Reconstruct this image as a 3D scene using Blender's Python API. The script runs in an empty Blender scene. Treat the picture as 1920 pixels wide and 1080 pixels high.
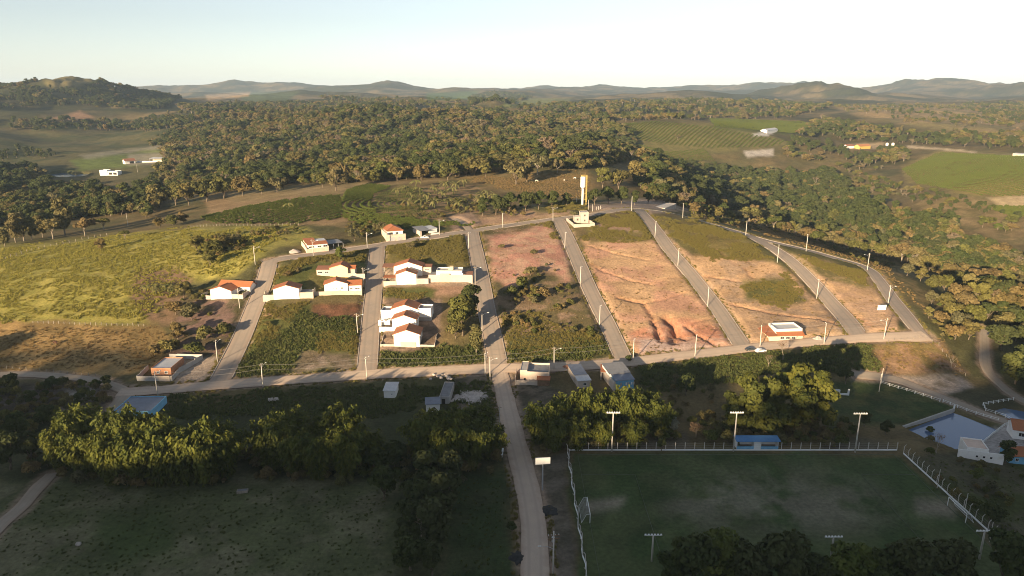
import bpy, math, random
import numpy as np
from mathutils import Vector, Matrix

# ------------------------------------------------------------------ camera, sky, sun, exposure
random.seed(7); rng = np.random.default_rng(7)
SC = bpy.context.scene
COL = SC.collection
H_CAM, F_PX = 100.0, 1333.0
PITCH = math.atan((540 - 170) / F_PX)
CP, SP = math.cos(PITCH), math.sin(PITCH)
cam_data = bpy.data.cameras.new('camera')
cam_data.sensor_width = 36.0
cam_data.lens = 36.0 * F_PX / 1920.0
cam_data.clip_start, cam_data.clip_end = 1.0, 60000.0
cam = bpy.data.objects.new('camera', cam_data)
cam.location = (0, 0, H_CAM)
cam.rotation_euler = (math.radians(90) - PITCH, 0, 0)
COL.objects.link(cam); SC.camera = cam

SUN_EL = math.radians(11.0)
SUN_DIR = Vector((0.55, 0.835, 0)).normalized()          # the way the light travels over the ground
world = bpy.data.worlds.new('World'); SC.world = world; world.use_nodes = True
nt = world.node_tree
sky = nt.nodes.new('ShaderNodeTexSky'); sky.sky_type = 'NISHITA'; sky.sun_disc = False
sky.sun_elevation = SUN_EL
sky.sun_rotation = math.atan2(-SUN_DIR.x, -SUN_DIR.y)
sky.altitude = 900; sky.air_density = 1.0; sky.dust_density = 0.35; sky.ozone_density = 1.6
bg = nt.nodes['Background']; bg.inputs['Strength'].default_value = 0.062
hs = nt.nodes.new('ShaderNodeHueSaturation'); hs.inputs['Saturation'].default_value = 0.5
nt.links.new(sky.outputs[0], hs.inputs['Color']); nt.links.new(hs.outputs[0], bg.inputs['Color'])

sun_data = bpy.data.lights.new('sun', 'SUN'); sun_data.energy = 5.0; sun_data.angle = math.radians(0.5)
sun_data.color = (1.0, 0.76, 0.47)
sun = bpy.data.objects.new('sun', sun_data); COL.objects.link(sun)
d = Vector((SUN_DIR.x * math.cos(SUN_EL), SUN_DIR.y * math.cos(SUN_EL), -math.sin(SUN_EL)))
sun.rotation_euler = d.to_track_quat('-Z', 'Y').to_euler()
sun.location = (-300, -500, 400)
SC.view_settings.view_transform = 'Standard'; SC.view_settings.look = 'None'
SC.view_settings.exposure = 1.52; SC.view_settings.gamma = 1.0; SC.view_settings.use_curve_mapping = False
SC.cycles.max_bounces = 5; SC.cycles.diffuse_bounces = 2; SC.cycles.glossy_bounces = 2
SC.cycles.transmission_bounces = 3; SC.cycles.volume_bounces = 0; SC.cycles.transparent_max_bounces = 6
SC.cycles.use_denoising = True; SC.cycles.filter_width = 1.0

# ------------------------------------------------------------------ noise, projection, terrain
def hash2(ix, iy, s):
    h = (ix.astype(np.int64) * 374761393 + iy.astype(np.int64) * 668265263 + s * 974711) & 0x7fffffff
    h = ((h ^ (h >> 13)) * 1274126177) & 0x7fffffff
    h = (h ^ (h >> 16)) & 0xffff
    return h / 65535.0
def vnoise(x, y, s=0):
    x0, y0 = np.floor(x), np.floor(y)
    fx, fy = x - x0, y - y0
    fx, fy = fx * fx * (3 - 2 * fx), fy * fy * (3 - 2 * fy)
    a, b = hash2(x0, y0, s), hash2(x0 + 1, y0, s)
    c, e = hash2(x0, y0 + 1, s), hash2(x0 + 1, y0 + 1, s)
    return (a * (1 - fx) + b * fx) * (1 - fy) + (c * (1 - fx) + e * fx) * fy
def fbm(x, y, sc, octv=4, s=0, gain=0.5):
    t = np.zeros_like(np.asarray(x, float)); amp, tot = 1.0, 0.0
    for k in range(octv):
        t += amp * vnoise(x / sc * 2 ** k, y / sc * 2 ** k, s + 17 * k); tot += amp; amp *= gain
    return t / tot                                            # 0..1
def sstep(t):
    t = np.clip(t, 0, 1); return t * t * (3 - 2 * t)

def ray(px, py):
    u, v = (px - 960) / F_PX, (540 - py) / F_PX
    return u, CP + v * SP, -SP + v * CP
def project(X, Y, Z):
    zc = np.maximum(Y * CP - (Z - H_CAM) * SP, 1e-3)
    yc = Y * SP + (Z - H_CAM) * CP
    return 960 + F_PX * X / zc, 540 - F_PX * yc / zc, zc

CTRL = [  # picture column, row, elevation in metres
 (0,1080,0),(500,1080,0),(960,1080,0),(1400,1080,0),(1900,1080,-2),
 (0,900,-1),(300,900,-2),(600,900,-2),(850,900,-1),(960,900,0),(1065,850,0),(1400,850,0),(1690,852,0),(1900,900,-3),
 (100,800,-3),(500,790,-4),(800,790,-4),(950,790,-2),(1150,800,-3),(1450,800,-3),(1620,800,-4),(1790,800,-6),(1920,770,-6),
 (0,702,-3),(235,735,-3),(430,720,-3),(690,702,-3),(920,692,-3),(1200,676,-2),(1400,652,0),(1600,634,3),(1735,628,4),(1850,660,-5),
 (1700,700,-4),(450,640,2),(475,580,8),(500,510,17),(510,488,20),(692,640,2),(697,580,7),(703,520,14),(707,465,21),
 (925,640,2),(912,580,8),(900,510,15),(885,437,23),(1140,610,3.5),(1105,540,11),(1075,470,18),(1048,412,25),
 (1350,585,5),(1300,520,12),(1250,460,20),(1205,397,26),(1570,580,5),(1510,515,12),(1440,460,19),
 (1390,437,22),(1511,474,18),(1625,507,13),(1690,575,7),
 (0,690,-2),(0,600,3),(150,600,4),(290,620,3),(0,480,8),(150,520,12),(300,480,16),(430,430,20),(540,430,21),(330,560,8),
 (240,420,5),(0,440,2),(100,380,-4),(0,340,-8),(120,325,-10),(300,300,2),(200,350,-8),
 (450,400,19),(600,390,24),(700,370,25),(650,345,24),(850,380,25),(1000,345,26),(1090,385,27),(1150,330,26),
 (620,320,20),(450,330,10),(900,300,26),(700,270,30),(1000,270,36),(900,240,38),(600,230,40),(450,250,20),(1100,240,35),
 (1100,215,45),(900,205,50),(700,200,52),
 (1330,380,-18),(1450,400,-38),(1600,450,-40),(1750,500,-38),(1880,560,-34),(1400,330,-24),(1550,380,-40),(1650,330,-20),(1720,365,-20),(1330,300,-5),(1250,320,-8),(1100,300,36),(1180,272,36),
 (1250,280,8),(1280,250,30),(1430,245,28),(1600,280,4),(1820,340,0),(1820,290,12),(1910,370,-10),(1900,450,-28),
 (1700,240,30),(1850,225,35),(1600,205,42),(1750,200,40),(1300,200,50),
 (60,260,8),(200,240,20),(60,215,50),(0,200,62),(300,215,45),(400,190,58)]
_pts = []
for px, py, z in CTRL:
    u, dy, dz = ray(px, py)
    t = (z - H_CAM) / dz
    _pts.append((u * t, dy * t, z))
for uu in (-1.1, -0.6, -0.2, 0.2, 0.6, 1.1):
    for yy, z in ((4200, 60), (7000, 78), (12000, 70), (20000, 60)):
        _pts.append((uu * yy, yy, z))
for yy in (100, 200, 300, 450):
    _pts.append((-1.2 * yy, yy, -1)); _pts.append((1.2 * yy, yy, -6))
_pts += [(-900, 800, 0), (-1500, 1500, 45), (900, 700, 2), (1600, 1500, 30)]
_pts = np.array(_pts)
def _q(X, Y):
    Yc = np.maximum(Y, 110.0)
    return X / Yc, np.log(Yc)
_cu, _cv = _q(_pts[:, 0], _pts[:, 1])
_c2 = 0.06 ** 2
_A = np.sqrt((_cu[:, None] - _cu[None]) ** 2 + (_cv[:, None] - _cv[None]) ** 2 + _c2)
_n = len(_pts)
_M = np.zeros((_n + 3, _n + 3)); _M[:_n, :_n] = _A - np.eye(_n) * 0.012
_P = np.stack([np.ones(_n), _cu, _cv], 1); _M[:_n, _n:] = _P; _M[_n:, :_n] = _P.T
_W = np.linalg.solve(_M, np.concatenate([_pts[:, 2], np.zeros(3)]))
# far hills: column in the picture, distance, height over the country, widths
BUMPS = []
for px, zc, hh, sx, sy in ((135, 2050, 38, 110, 240), (60, 2100, 22, 130, 240), (-60, 2150, 26, 200, 260), (-200, 2200, 40, 300, 300), (205, 2150, 16, 120, 260), (290, 2300, 8, 150, 260),
                           (725, 6300, 46, 200, 500), (660, 6500, 36, 500, 600), (1555, 4300, 84, 200, 400), (1470, 4500, 50, 230, 400), (1650, 4500, 55, 260, 400),
                           (1720, 6800, 115, 420, 700), (1800, 6900, 80, 300, 600), (1880, 7200, 60, 500, 700), (1930, 5200, 70, 260, 400), (380, 7600, 62, 900, 700), (560, 7800, 55, 700, 700),
                           (1340, 8500, 85, 900, 700), (1010, 9000, 80, 900, 800), (1150, 8000, 40, 500, 500), (855, 7500, 45, 350, 500), (1500, 9000, 100, 700, 700),
                           (925, 1950, 20, 55, 120), (800, 2300, 14, 160, 200), (200, 8600, 60, 1200, 800), (-300, 8200, 110, 1500, 900), (2300, 7500, 120, 900, 900)):
    BUMPS.append(((px - 960) / F_PX * zc, zc * 1.035, hh, sx, sy))
PITCH_RECT = (16.5, 111.0, 126.0, 184.5)
def _rbf(x, y):
    u, v = _q(x, y)
    out = np.empty(x.shape)
    for i in range(0, x.size, 20000):
        a, b = u[i:i + 20000], v[i:i + 20000]
        r = np.sqrt((a[:, None] - _cu[None]) ** 2 + (b[:, None] - _cv[None]) ** 2 + _c2)
        out[i:i + 20000] = r @ _W[:_n] + _W[_n] + _W[_n + 1] * a + _W[_n + 2] * b
    return out
def h0(X, Y):
    X, Y = np.asarray(X, float), np.asarray(Y, float)
    shp = np.broadcast(X, Y).shape
    x = np.broadcast_to(X, shp).ravel(); y = np.broadcast_to(Y, shp).ravel()
    out = _rbf(np.clip(x, -1.6 * np.maximum(y, 250), 1.6 * np.maximum(y, 250)), y)
    far = sstep((y - 560) / 900)
    out = out + far * 60 * (fbm(x, y, 330, 4, 5) - 0.5) + sstep((y - 2400) / 2500) * 125 * (fbm(x, y, 1000, 5, 9) - 0.5)
    out = out + 0.5 * (fbm(x, y, 22, 3, 21) - 0.5) * sstep((y - 190) / 60)
    for bx, by, hh, sx, sy in BUMPS:
        dd = ((x - bx) / sx) ** 2 + ((y - by) / sy) ** 2
        m = dd < 12
        if m.any():
            out[m] += hh * np.exp(-dd[m]) * (0.6 + 0.8 * fbm(x[m], y[m], sx * 0.4, 5, 3))
    # level football ground
    x0, x1, y0, y1 = PITCH_RECT
    dx = np.maximum(np.maximum(x0 - 4 - x, x - x1 - 4), 0); dy = np.maximum(np.maximum(y0 - 40 - y, y - y1 - 2), 0)
    out = out * sstep(np.hypot(dx, dy) / 10)  if False else out + (0 - out) * (1 - sstep(np.hypot(dx, dy) / 10))
    # the hill behind the viewpoint whose shadow lies over the foreground
    hc = 113 + 4 * (fbm(x, y * 0 + 3.3, 130, 2, 31) - 0.5) - 9 * np.exp(-((x + 388) / 48) ** 2) - 4 * np.exp(-((x + 250) / 60) ** 2) - 14 * sstep((x + 60) / 260) 
    hb = hc * np.exp(-((y + 260) / 105.0) ** 2)
    out = out + np.where(y < 20, hb, 0) + np.where(y < -260, 20 * sstep((-260 - y) / 300), 0)
    return out.reshape(shp)

_GU = np.linspace(-1.05, 1.05, 420); _GV = np.linspace(math.log(100), math.log(15000), 900)
_GY = np.exp(_GV)
_GZ = h0(_GU[None] * _GY[:, None], np.broadcast_to(_GY[:, None], (len(_GY), len(_GU))))
def h0f(X, Y):
    Yc = np.maximum(Y, 100.0)
    a = np.clip((X / Yc - _GU[0]) / (_GU[1] - _GU[0]), 0, len(_GU) - 1.001); b = np.clip((np.log(Yc) - _GV[0]) / (_GV[1] - _GV[0]), 0, len(_GV) - 1.001)
    i, j = a.astype(int), b.astype(int); fa, fb = a - i, b - j
    return (_GZ[j, i] * (1 - fa) + _GZ[j, i + 1] * fa) * (1 - fb) + (_GZ[j + 1, i] * (1 - fa) + _GZ[j + 1, i + 1] * fa) * fb
_ts = np.concatenate([np.arange(100, 700, 0.7), np.geomspace(700, 14000, 1500)])
def at(px, py):
    """where the sight line through a picture point meets the ground"""
    u, dy, dz = ray(px, py)
    below = (H_CAM + dz * _ts) < h0f(u * _ts, dy * _ts)
    k = int(np.argmax(below)) if below.any() else len(_ts) - 1
    t = np.linspace(_ts[max(k - 1, 0)], _ts[k], 40); b2 = (H_CAM + dz * t) < h0f(u * t, dy * t)
    t1 = t[int(np.argmax(b2))] if b2.any() else t[-1]
    return Vector((u * t1, dy * t1, float(h0(u * t1, dy * t1))))

# ------------------------------------------------------------------ roads (paths given along the photo, then living in metres)
def smooth_path(pts, step=2.0):
    P = [Vector((p.x, p.y)) for p in pts]
    out = []
    for i in range(len(P) - 1):
        p0, p1, p2, p3 = P[max(i - 1, 0)], P[i], P[i + 1], P[min(i + 2, len(P) - 1)]
        n = max(2, int((p2 - p1).length / step))
        for k in range(n):
            t = k / n
            out.append(0.5 * ((2 * p1) + (p2 - p0) * t + (2 * p0 - 5 * p1 + 4 * p2 - p3) * t * t + (3 * p1 - p0 - 3 * p2 + p3) * t ** 3))
    out.append(P[-1])
    return np.array([[v.x, v.y] for v in out])
ROADS = [  # name, width, material, kerb, path
 ('main_road', 6.8, 'dust', False, [(222,736),(300,731),(420,721),(560,711),(690,702),(800,697),(920,691),(1000,690),(1100,685),(1200,676),(1300,665),(1400,653),(1500,643),(1600,635),(1700,631),(1737,629)]),
 ('hilltop_road', 6.4, 'paver', True, [(503,494),(520,487),(590,477),(690,463),(790,448),(880,434),(960,422),(1040,411),(1120,401),(1205,393),(1280,405),(1390,437),(1470,459),(1560,482),(1620,500),(1650,528),(1685,575),(1715,612),(1733,632)]),
 ('side_street', 7.6, 'paver', True, [(408,722),(425,690),(450,640),(475,580),(495,528),(507,488)]),
 ('side_street', 7.4, 'paver', True, [(687,704),(692,640),(697,580),(703,520),(708,462)]),
 ('side_street', 7.4, 'paver', True, [(935,692),(925,640),(912,580),(900,510),(887,450),(884,434)]),
 ('side_street', 7.0, 'paver', True, [(1172,678),(1140,610),(1105,540),(1075,470),(1050,418),(1046,410)]),
 ('side_street', 7.0, 'paver', True, [(1396,654),(1350,585),(1300,520),(1250,460),(1206,402),(1200,394)]),
 ('side_street', 7.0, 'paver', True, [(1612,634),(1570,580),(1510,515),(1440,460),(1404,442)]),
 ('access_road', 6.3, 'dust', False, [(935,690),(946,740),(960,800),(975,860),(990,920),(1000,980),(1003,1040),(1003,1080),(1003,1200),(1000,1500)]),
 ('dirt_track', 4.2, 'dirt', False, [(-150,706),(0,702),(60,702),(130,707),(185,714),(232,731)]),
 ('dirt_track', 5.2, 'dirt', False, [(240,730),(222,756),(200,786)]),
 ('dirt_track', 3.8, 'dirt', False, [(-40,1030),(0,985),(40,950),(70,915),(98,888)]),
 ('dirt_track', 4.0, 'dirt', False, [(1846,615),(1846,650),(1850,690),(1875,720),(1920,752),(2000,790)]),
 ('dirt_track', 5.0, 'dirt', False, [(1600,702),(1680,712),(1740,735),(1800,758),(1850,778),(1905,796)]),
 ('dirt_track', 4.5, 'dirt', False, [(884,436),(868,418),(852,410)]),
]
for i, r in enumerate(ROADS):
    ROADS[i] = r[:4] + (smooth_path([at(*p) if p[1] < 1300 else Vector((at(p[0], 1080).x, 60, 0)) for p in r[4]]),)
def dist_path(x, y, path, reach):
    """distance of points to a path, inf beyond reach"""
    out = np.full(x.shape, 1e9)
    lo, hi = path.min(0) - reach, path.max(0) + reach
    m = np.where((x > lo[0]) & (x < hi[0]) & (y > lo[1]) & (y < hi[1]))[0]
    if len(m) == 0: return out
    best = np.full(len(m), 1e9); px, py = x[m], y[m]
    sub = path[::2] if len(path) > 30 else path
    if not np.allclose(sub[-1], path[-1]): sub = np.vstack([sub, path[-1]])
    for a, b in zip(sub[:-1], sub[1:]):
        ab = b - a; L2 = ab @ ab + 1e-9
        t = np.clip(((px - a[0]) * ab[0] + (py - a[1]) * ab[1]) / L2, 0, 1)
        best = np.minimum(best, (px - a[0] - t * ab[0]) ** 2 + (py - a[1] - t * ab[1]) ** 2)
    out[m] = np.sqrt(best)
    return out
def road_gap(x, y, skip=None, reach=8):
    """distance to the nearest road edge"""
    g = np.full(x.shape, 1e9)
    for i, r in enumerate(ROADS):
        if i != skip: g = np.minimum(g, dist_path(x, y, r[4], r[1] + reach) - r[1] / 2)
    return g
DITCHES = [([(1106,496),(1132,512),(1182,529),(1218,536)], .9, 1.0), ([(1100,462),(1151,477),(1212,490)], .6, 1.0),
 ([(1160,561),(1206,570),(1223,600),(1236,637)], 1.3, 1.3), ([(1225,605),(1238,642)], 1.5, 1.5), ([(1252,600),(1266,616),(1262,642)], 3.4, 3.2), ([(1268,618),(1284,640)], 2.2, 1.8), ([(1286,613),(1306,630),(1338,647)], 1.8, 1.5),
 ([(1206,570),(1240,565),(1286,550)], .7, 1.0), ([(1323,520),(1383,530)], .8, 1.2), ([(1370,573),(1447,590),(1533,600),(1593,617)], 1.0, 1.2),
 ([(1570,570),(1603,593),(1632,613)], 1.0, 1.1), ([(1395,505),(1412,525)], .7, 1.0), ([(1290,611),(1330,600)], .6, 1.0), ([(1218,536),(1262,522)], .5, 1.0), ([(1345,470),(1380,500)], .5, 1.0)]
DITCHES = [(np.array([[p.x, p.y] for p in (at(*q) for q in pl)]), dd, ww) for pl, dd, ww in DITCHES]
PONDS = {'fish_pond': [(1698,797),(1788,773),(1872,800),(1822,840),(1795,838),(1738,818)],
         'far_pond': [(88,325),(118,319),(132,321),(140,326),(152,322),(168,324),(160,329),(110,331)],
         'upper_pond': [(1868,768),(1885,764),(1925,770),(1980,790),(1960,806),(1920,795)]}
def in_poly(x, y, poly):
    c = np.zeros(x.shape, bool); n = len(poly)
    for i in range(n):
        (ax, ay), (bx, by) = poly[i], poly[(i + 1) % n]
        if ay == by: continue
        c ^= ((ay > y) != (by > y)) & (x < (bx - ax) * (y - ay) / (by - ay) + ax)
    return c
def poly_cov(x, y, poly, feather):
    """soft coverage of a polygon: 1 inside, falling off over feather at the border"""
    P = np.array(poly, float); out = np.zeros(x.shape)
    lo, hi = P.min(0) - feather, P.max(0) + feather
    m = np.where((x > lo[0]) & (x < hi[0]) & (y > lo[1]) & (y < hi[1]))[0]
    if len(m) == 0: return out
    a, b = x[m], y[m]; ins = in_poly(a, b, poly); best = np.full(len(m), 1e9)
    for i in range(len(P)):
        p, q = P[i], P[(i + 1) % len(P)]; e = q - p; L2 = e @ e + 1e-9
        t = np.clip(((a - p[0]) * e[0] + (b - p[1]) * e[1]) / L2, 0, 1)
        best = np.minimum(best, (a - p[0] - t * e[0]) ** 2 + (b - p[1] - t * e[1]) ** 2)
    sd = np.where(ins, 1, -1) * np.sqrt(best)
    out[m] = sstep(sd / feather * 0.5 + 0.5)
    return out
PONDW = {}
for k, pl in PONDS.items():
    w = [at(*p) for p in pl]; lev = min(p.z for p in w) - (0.5 if k != 'far_pond' else 0.3)
    PONDW[k] = ([(p.x, p.y) for p in w], lev)
def ground(X, Y):
    """finished ground: the base with road beds, banks, ditches and pond basins"""
    X, Y = np.atleast_1d(np.asarray(X, float)), np.atleast_1d(np.asarray(Y, float))
    x, y = X.ravel(), Y.ravel()
    z = h0(x, y)
    near = np.where((y > 90) & (y < 520) & (np.abs(x) < 420))[0]
    if len(near):
        xn, yn = x[near], y[near]
        g = road_gap(xn, yn)
        off = sstep((g - 0.5) / 2.6)
        lot = sstep((yn - 262) / 14) * (1 - sstep((yn - 455) / 20)) * sstep((xn + 150) / 30)
        dz = off * lot * (0.75 + 0.25 * (fbm(xn, yn, 9, 3, 41) - 0.5))
        dz += off * sstep((yn - 100) / 60) * (0.3 * (fbm(xn, yn, 3, 3, 43) - 0.5))
        dz += -0.28 * (1 - sstep((g - 0.1) / 1.2))
        xj, yj = (xn + 2.0 * (fbm(xn, yn, 2.5, 3, 51) - .5), yn + 2.0 * (fbm(xn, yn, 2.5, 3, 53) - .5)) if len(xn) > 3 or (80 < xn[0] and yn[0] > 260) else (xn, yn)
        for pl, dd, ww in DITCHES:
            e = dist_path(xj, yj, pl, ww * 4)
            m = e < 1e8
            dz[m] -= dd * .8 * np.exp(-(e[m] / (ww * .6)) ** 2) * off[m]
        x0, x1, y0, y1 = PITCH_RECT
        pm = (xn > x0 - 3) & (xn < x1 + 3) & (yn > y0 - 30) & (yn < y1 + 2)
        dz[pm] *= 0.15
        z[near] += dz
    for k, (pl, lev) in PONDW.items():
        P = np.array(pl); r = 12
        m = np.where((x > P[:, 0].min() - r) & (x < P[:, 0].max() + r) & (y > P[:, 1].min() - r) & (y < P[:, 1].max() + r))[0]
        if len(m):
            c = poly_cov(x[m], y[m], pl, 2.0)
            z[m] = z[m] * (1 - c) + (lev - 1.2) * c
    return z.reshape(X.shape)
_gz = {}
def gz(x, y):
    k = (round(x, 3), round(y, 3))
    if k not in _gz: _gz[k] = float(ground(x, y)[0])
    return _gz[k]
def spot(px, py):
    p = at(px, py); return Vector((p.x, p.y, gz(p.x, p.y)))

# ------------------------------------------------------------------ materials
MATS = {}
def new_mat(name):
    m = bpy.data.materials.new(name); m.use_nodes = True; MATS[name] = m
    n = m.node_tree.nodes; return m, n, m.node_tree.links, n['Principled BSDF']
def mix_rgb(n, l, fac, a, b):
    k = n.new('ShaderNodeMix'); k.data_type = 'RGBA'
    for s, v in ((0, fac), (6, a), (7, b)):
        if hasattr(v, 'is_linked') or hasattr(v, 'links'): l.new(v, k.inputs[s])
        else: k.inputs[s].default_value = v if s == 0 else (*v, 1)
    return k.outputs[2]
def noise_node(n, l, scale, detail=4, vec=None, rough=0.55):
    k = n.new('ShaderNodeTexNoise'); k.inputs['Scale'].default_value = scale; k.inputs['Detail'].default_value = detail
    k.inputs['Roughness'].default_value = rough
    if vec is not None: l.new(vec, k.inputs['Vector'])
    return k.outputs[0]
def ramp(n, l, src, lo, hi):
    k = n.new('ShaderNodeMapRange'); k.inputs[1].default_value = lo; k.inputs[2].default_value = hi; l.new(src, k.inputs[0]); return k.outputs[0]
def pos(n):
    return n.new('ShaderNodeNewGeometry').outputs['Position']
def simple(name, col, rough=0.8, var=0.25, scale=1.2, bump=0.0, metal=0.0, dirt=None, spec=0.3):
    m, n, l, b = new_mat(name)
    c = n.new('ShaderNodeTexCoord').outputs['Object']
    f = noise_node(n, l, scale, 5, c)
    f = ramp(n, l, f, 0.3, 0.7)
    out = mix_rgb(n, l, f, tuple(v * (1 - var) for v in col), tuple(min(v * (1 + var), 1) for v in col))
    if dirt:
        g = ramp(n, l, noise_node(n, l, scale * 0.5, 6, c, 0.7), 0.52, 0.72)
        out = mix_rgb(n, l, g, out, dirt) if False else mix_rgb(n, l, g, out, dirt)
    l.new(out, b.inputs['Base Color'])
    b.inputs['Roughness'].default_value = rough; b.inputs['Metallic'].default_value = metal
    b.inputs['Specular IOR Level'].default_value = spec
    if bump:
        k = n.new('ShaderNodeBump'); k.inputs['Strength'].default_value = bump; k.inputs['Distance'].default_value = 0.05
        l.new(noise_node(n, l, scale * 8, 4, c), k.inputs['Height']); l.new(k.outputs[0], b.inputs['Normal'])
    return m
def striped(name, col, col2, period, axis, rough=0.7, metal=0.0, var=0.3):
    """roof sheets and tile courses: waves of real period along one local axis"""
    m, n, l, b = new_mat(name)
    c = n.new('ShaderNodeTexCoord').outputs['Object']
    w = n.new('ShaderNodeTexWave'); w.wave_type = 'BANDS'; w.bands_direction = axis
    w.inputs['Scale'].default_value = 1.0 / period / 3.18 * 1.0; w.inputs['Distortion'].default_value = 0.4
    l.new(c, w.inputs[0])
    big = ramp(n, l, noise_node(n, l, 0.55, 6, c, 0.7), 0.32, 0.68)
    fine = ramp(n, l, noise_node(n, l, 5.0, 3, c), 0.3, 0.7)
    a = mix_rgb(n, l, big, col, col2)
    a = mix_rgb(n, l, fine, a, tuple(v * (1 - var) for v in col))
    l.new(a, b.inputs['Base Color']); b.inputs['Roughness'].default_value = rough; b.inputs['Metallic'].default_value = metal
    b.inputs['Specular IOR Level'].default_value = 0.3
    k = n.new('ShaderNodeBump'); k.inputs['Strength'].default_value = 0.7; k.inputs['Distance'].default_value = 0.05
    l.new(w.outputs[1], k.inputs['Height']); l.new(k.outputs[0], b.inputs['Normal'])
    return m
simple('stucco_white', (.80, .78, .75), .85, .06, .6, .15, dirt=(.66, .61, .55))
simple('stucco_cream', (.72, .58, .34), .85, .07, .6, .15, dirt=(.60, .49, .33))
simple('stucco_beige', (.52, .44, .37), .9, .12, .7, .2, dirt=(.40, .33, .27))
simple('stucco_salmon', (.62, .47, .38), .9, .1, .7, .2)
simple('stucco_blue', (.18, .42, .62), .8, .15, .7, .1)
simple('block', (.42, .37, .33), .95, .14, .8, .3, dirt=(.30, .25, .21))
simple('brick_raw', (.42, .21, .12), .95, .22, 1.5, .4)
simple('concrete', (.40, .38, .36), .9, .14, .6, .2, dirt=(.30, .27, .25))
simple('concrete_dark', (.20, .20, .21), .9, .2, .6, .2)
simple('concrete_pole', (.55, .51, .46), .9, .08, .4)
simple('white_paint', (.78, .78, .76), .6, .05, .8)
simple('glass_dark', (.025, .03, .035), .15, .3, .5, spec=.5)
simple('opening', (.03, .027, .025), .9, .3, .5)
simple('wood', (.20, .12, .07), .9, .3, 1.5, .3)
simple('wood_post', (.30, .26, .21), .95, .25, 1.5)
simple('yellow_steel', (.66, .50, .16), .6, .1, 1)
simple('steel', (.45, .45, .46), .5, .15, 1, metal=.3)
simple('wire', (.20, .19, .18), .7, .1, 1)
simple('net', (.50, .50, .50), .9, .1, 1)
simple('tyre', (.02, .02, .02), .9, .2, 3)
simple('car_white', (.78, .78, .77), .35, .03, 1, spec=.5)
simple('car_dark', (.04, .05, .06), .3, .1, 1, spec=.5)
simple('horse_hide', (.07, .03, .02), .8, .3, 2)
simple('cow_hide', (.62, .56, .48), .8, .2, 2)
simple('rubble', (.46, .40, .36), .95, .25, 1.2, .4)
striped('sheet_vivid_blue', (.10, .26, .52), (.07, .18, .38), .3, 'X', .55, .1)
simple('clod', (.30, .20, .145), .95, .3, 1)
simple('asphalt_heap', (.035, .034, .033), .95, .3, 2, .4)
simple('earth_red', (.40, .19, .11), .95, .2, 1, .4)
simple('bark', (.16, .125, .09), .95, .25, 2, .3)
simple('bark_pale', (.27, .225, .175), .95, .2, 2, .3)
simple('bamboo_culm', (.09, .095, .03), .7, .3, 2)
simple('line_paint', (.24, .26, .19), .95, .35, .6)
simple('orange_roof_far', (.42, .19, .09), .8, .2, 1)
simple('yellow_wall', (.58, .42, .12), .8, .1, 1)
striped('tile', (.47, .175, .075), (.33, .12, .06), .25, 'X')
striped('tile_y', (.47, .175, .075), (.33, .12, .06), .25, 'Y')
striped('tile_old', (.36, .16, .09), (.24, .12, .08), .25, 'X')
striped('sheet_grey', (.30, .30, .31), (.22, .21, .21), .3, 'X', .6, .2)
striped('sheet_blue', (.22, .25, .32), (.13, .14, .18), .3, 'X', .55, .2)
striped('sheet_white', (.62, .63, .66), (.48, .49, .52), .3, 'X', .55, .1)

def ground_mat():
    m, n, l, b = new_mat('ground_cover')
    a = n.new('ShaderNodeAttribute'); a.attribute_name = 'albedo'
    p = pos(n)
    f1 = ramp(n, l, noise_node(n, l, 0.9, 5, p, 0.65), 0.28, 0.72)
    f2 = ramp(n, l, noise_node(n, l, 0.09, 5, p, 0.6), 0.3, 0.7)
    k = n.new('ShaderNodeMath'); k.operation = 'MULTIPLY_ADD'; l.new(f1, k.inputs[0]); k.inputs[1].default_value = .62; k.inputs[2].default_value = .66
    k2 = n.new('ShaderNodeMath'); k2.operation = 'MULTIPLY_ADD'; l.new(f2, k2.inputs[0]); k2.inputs[1].default_value = .5; k2.inputs[2].default_value = .75
    k3 = n.new('ShaderNodeMath'); k3.operation = 'MULTIPLY'; l.new(k.outputs[0], k3.inputs[0]); l.new(k2.outputs[0], k3.inputs[1])
    v = n.new('ShaderNodeVectorMath'); v.operation = 'SCALE'; l.new(a.outputs['Color'], v.inputs[0]); l.new(k3.outputs[0], v.inputs['Scale'])
    l.new(v.outputs[0], b.inputs['Base Color']); b.inputs['Roughness'].default_value = .95; b.inputs['Specular IOR Level'].default_value = .1
    bp = n.new('ShaderNodeBump'); bp.inputs['Strength'].default_value = .8; bp.inputs['Distance'].default_value = .35
    l.new(noise_node(n, l, 1.3, 6, p, .7), bp.inputs['Height'])
    bp2 = n.new('ShaderNodeBump'); bp2.inputs['Strength'].default_value = .25; bp2.inputs['Distance'].default_value = 1.2
    mp = n.new('ShaderNodeMapping'); mp.inputs['Scale'].default_value = (1.6, .28, 1); mp.inputs['Rotation'].default_value = (0, 0, .35); l.new(p, mp.inputs[0])
    l.new(noise_node(n, l, .8, 6, mp.outputs[0], .7), bp2.inputs['Height']); l.new(bp.outputs[0], bp2.inputs['Normal'])
    l.new(bp2.outputs[0], b.inputs['Normal'])
ground_mat()
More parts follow.
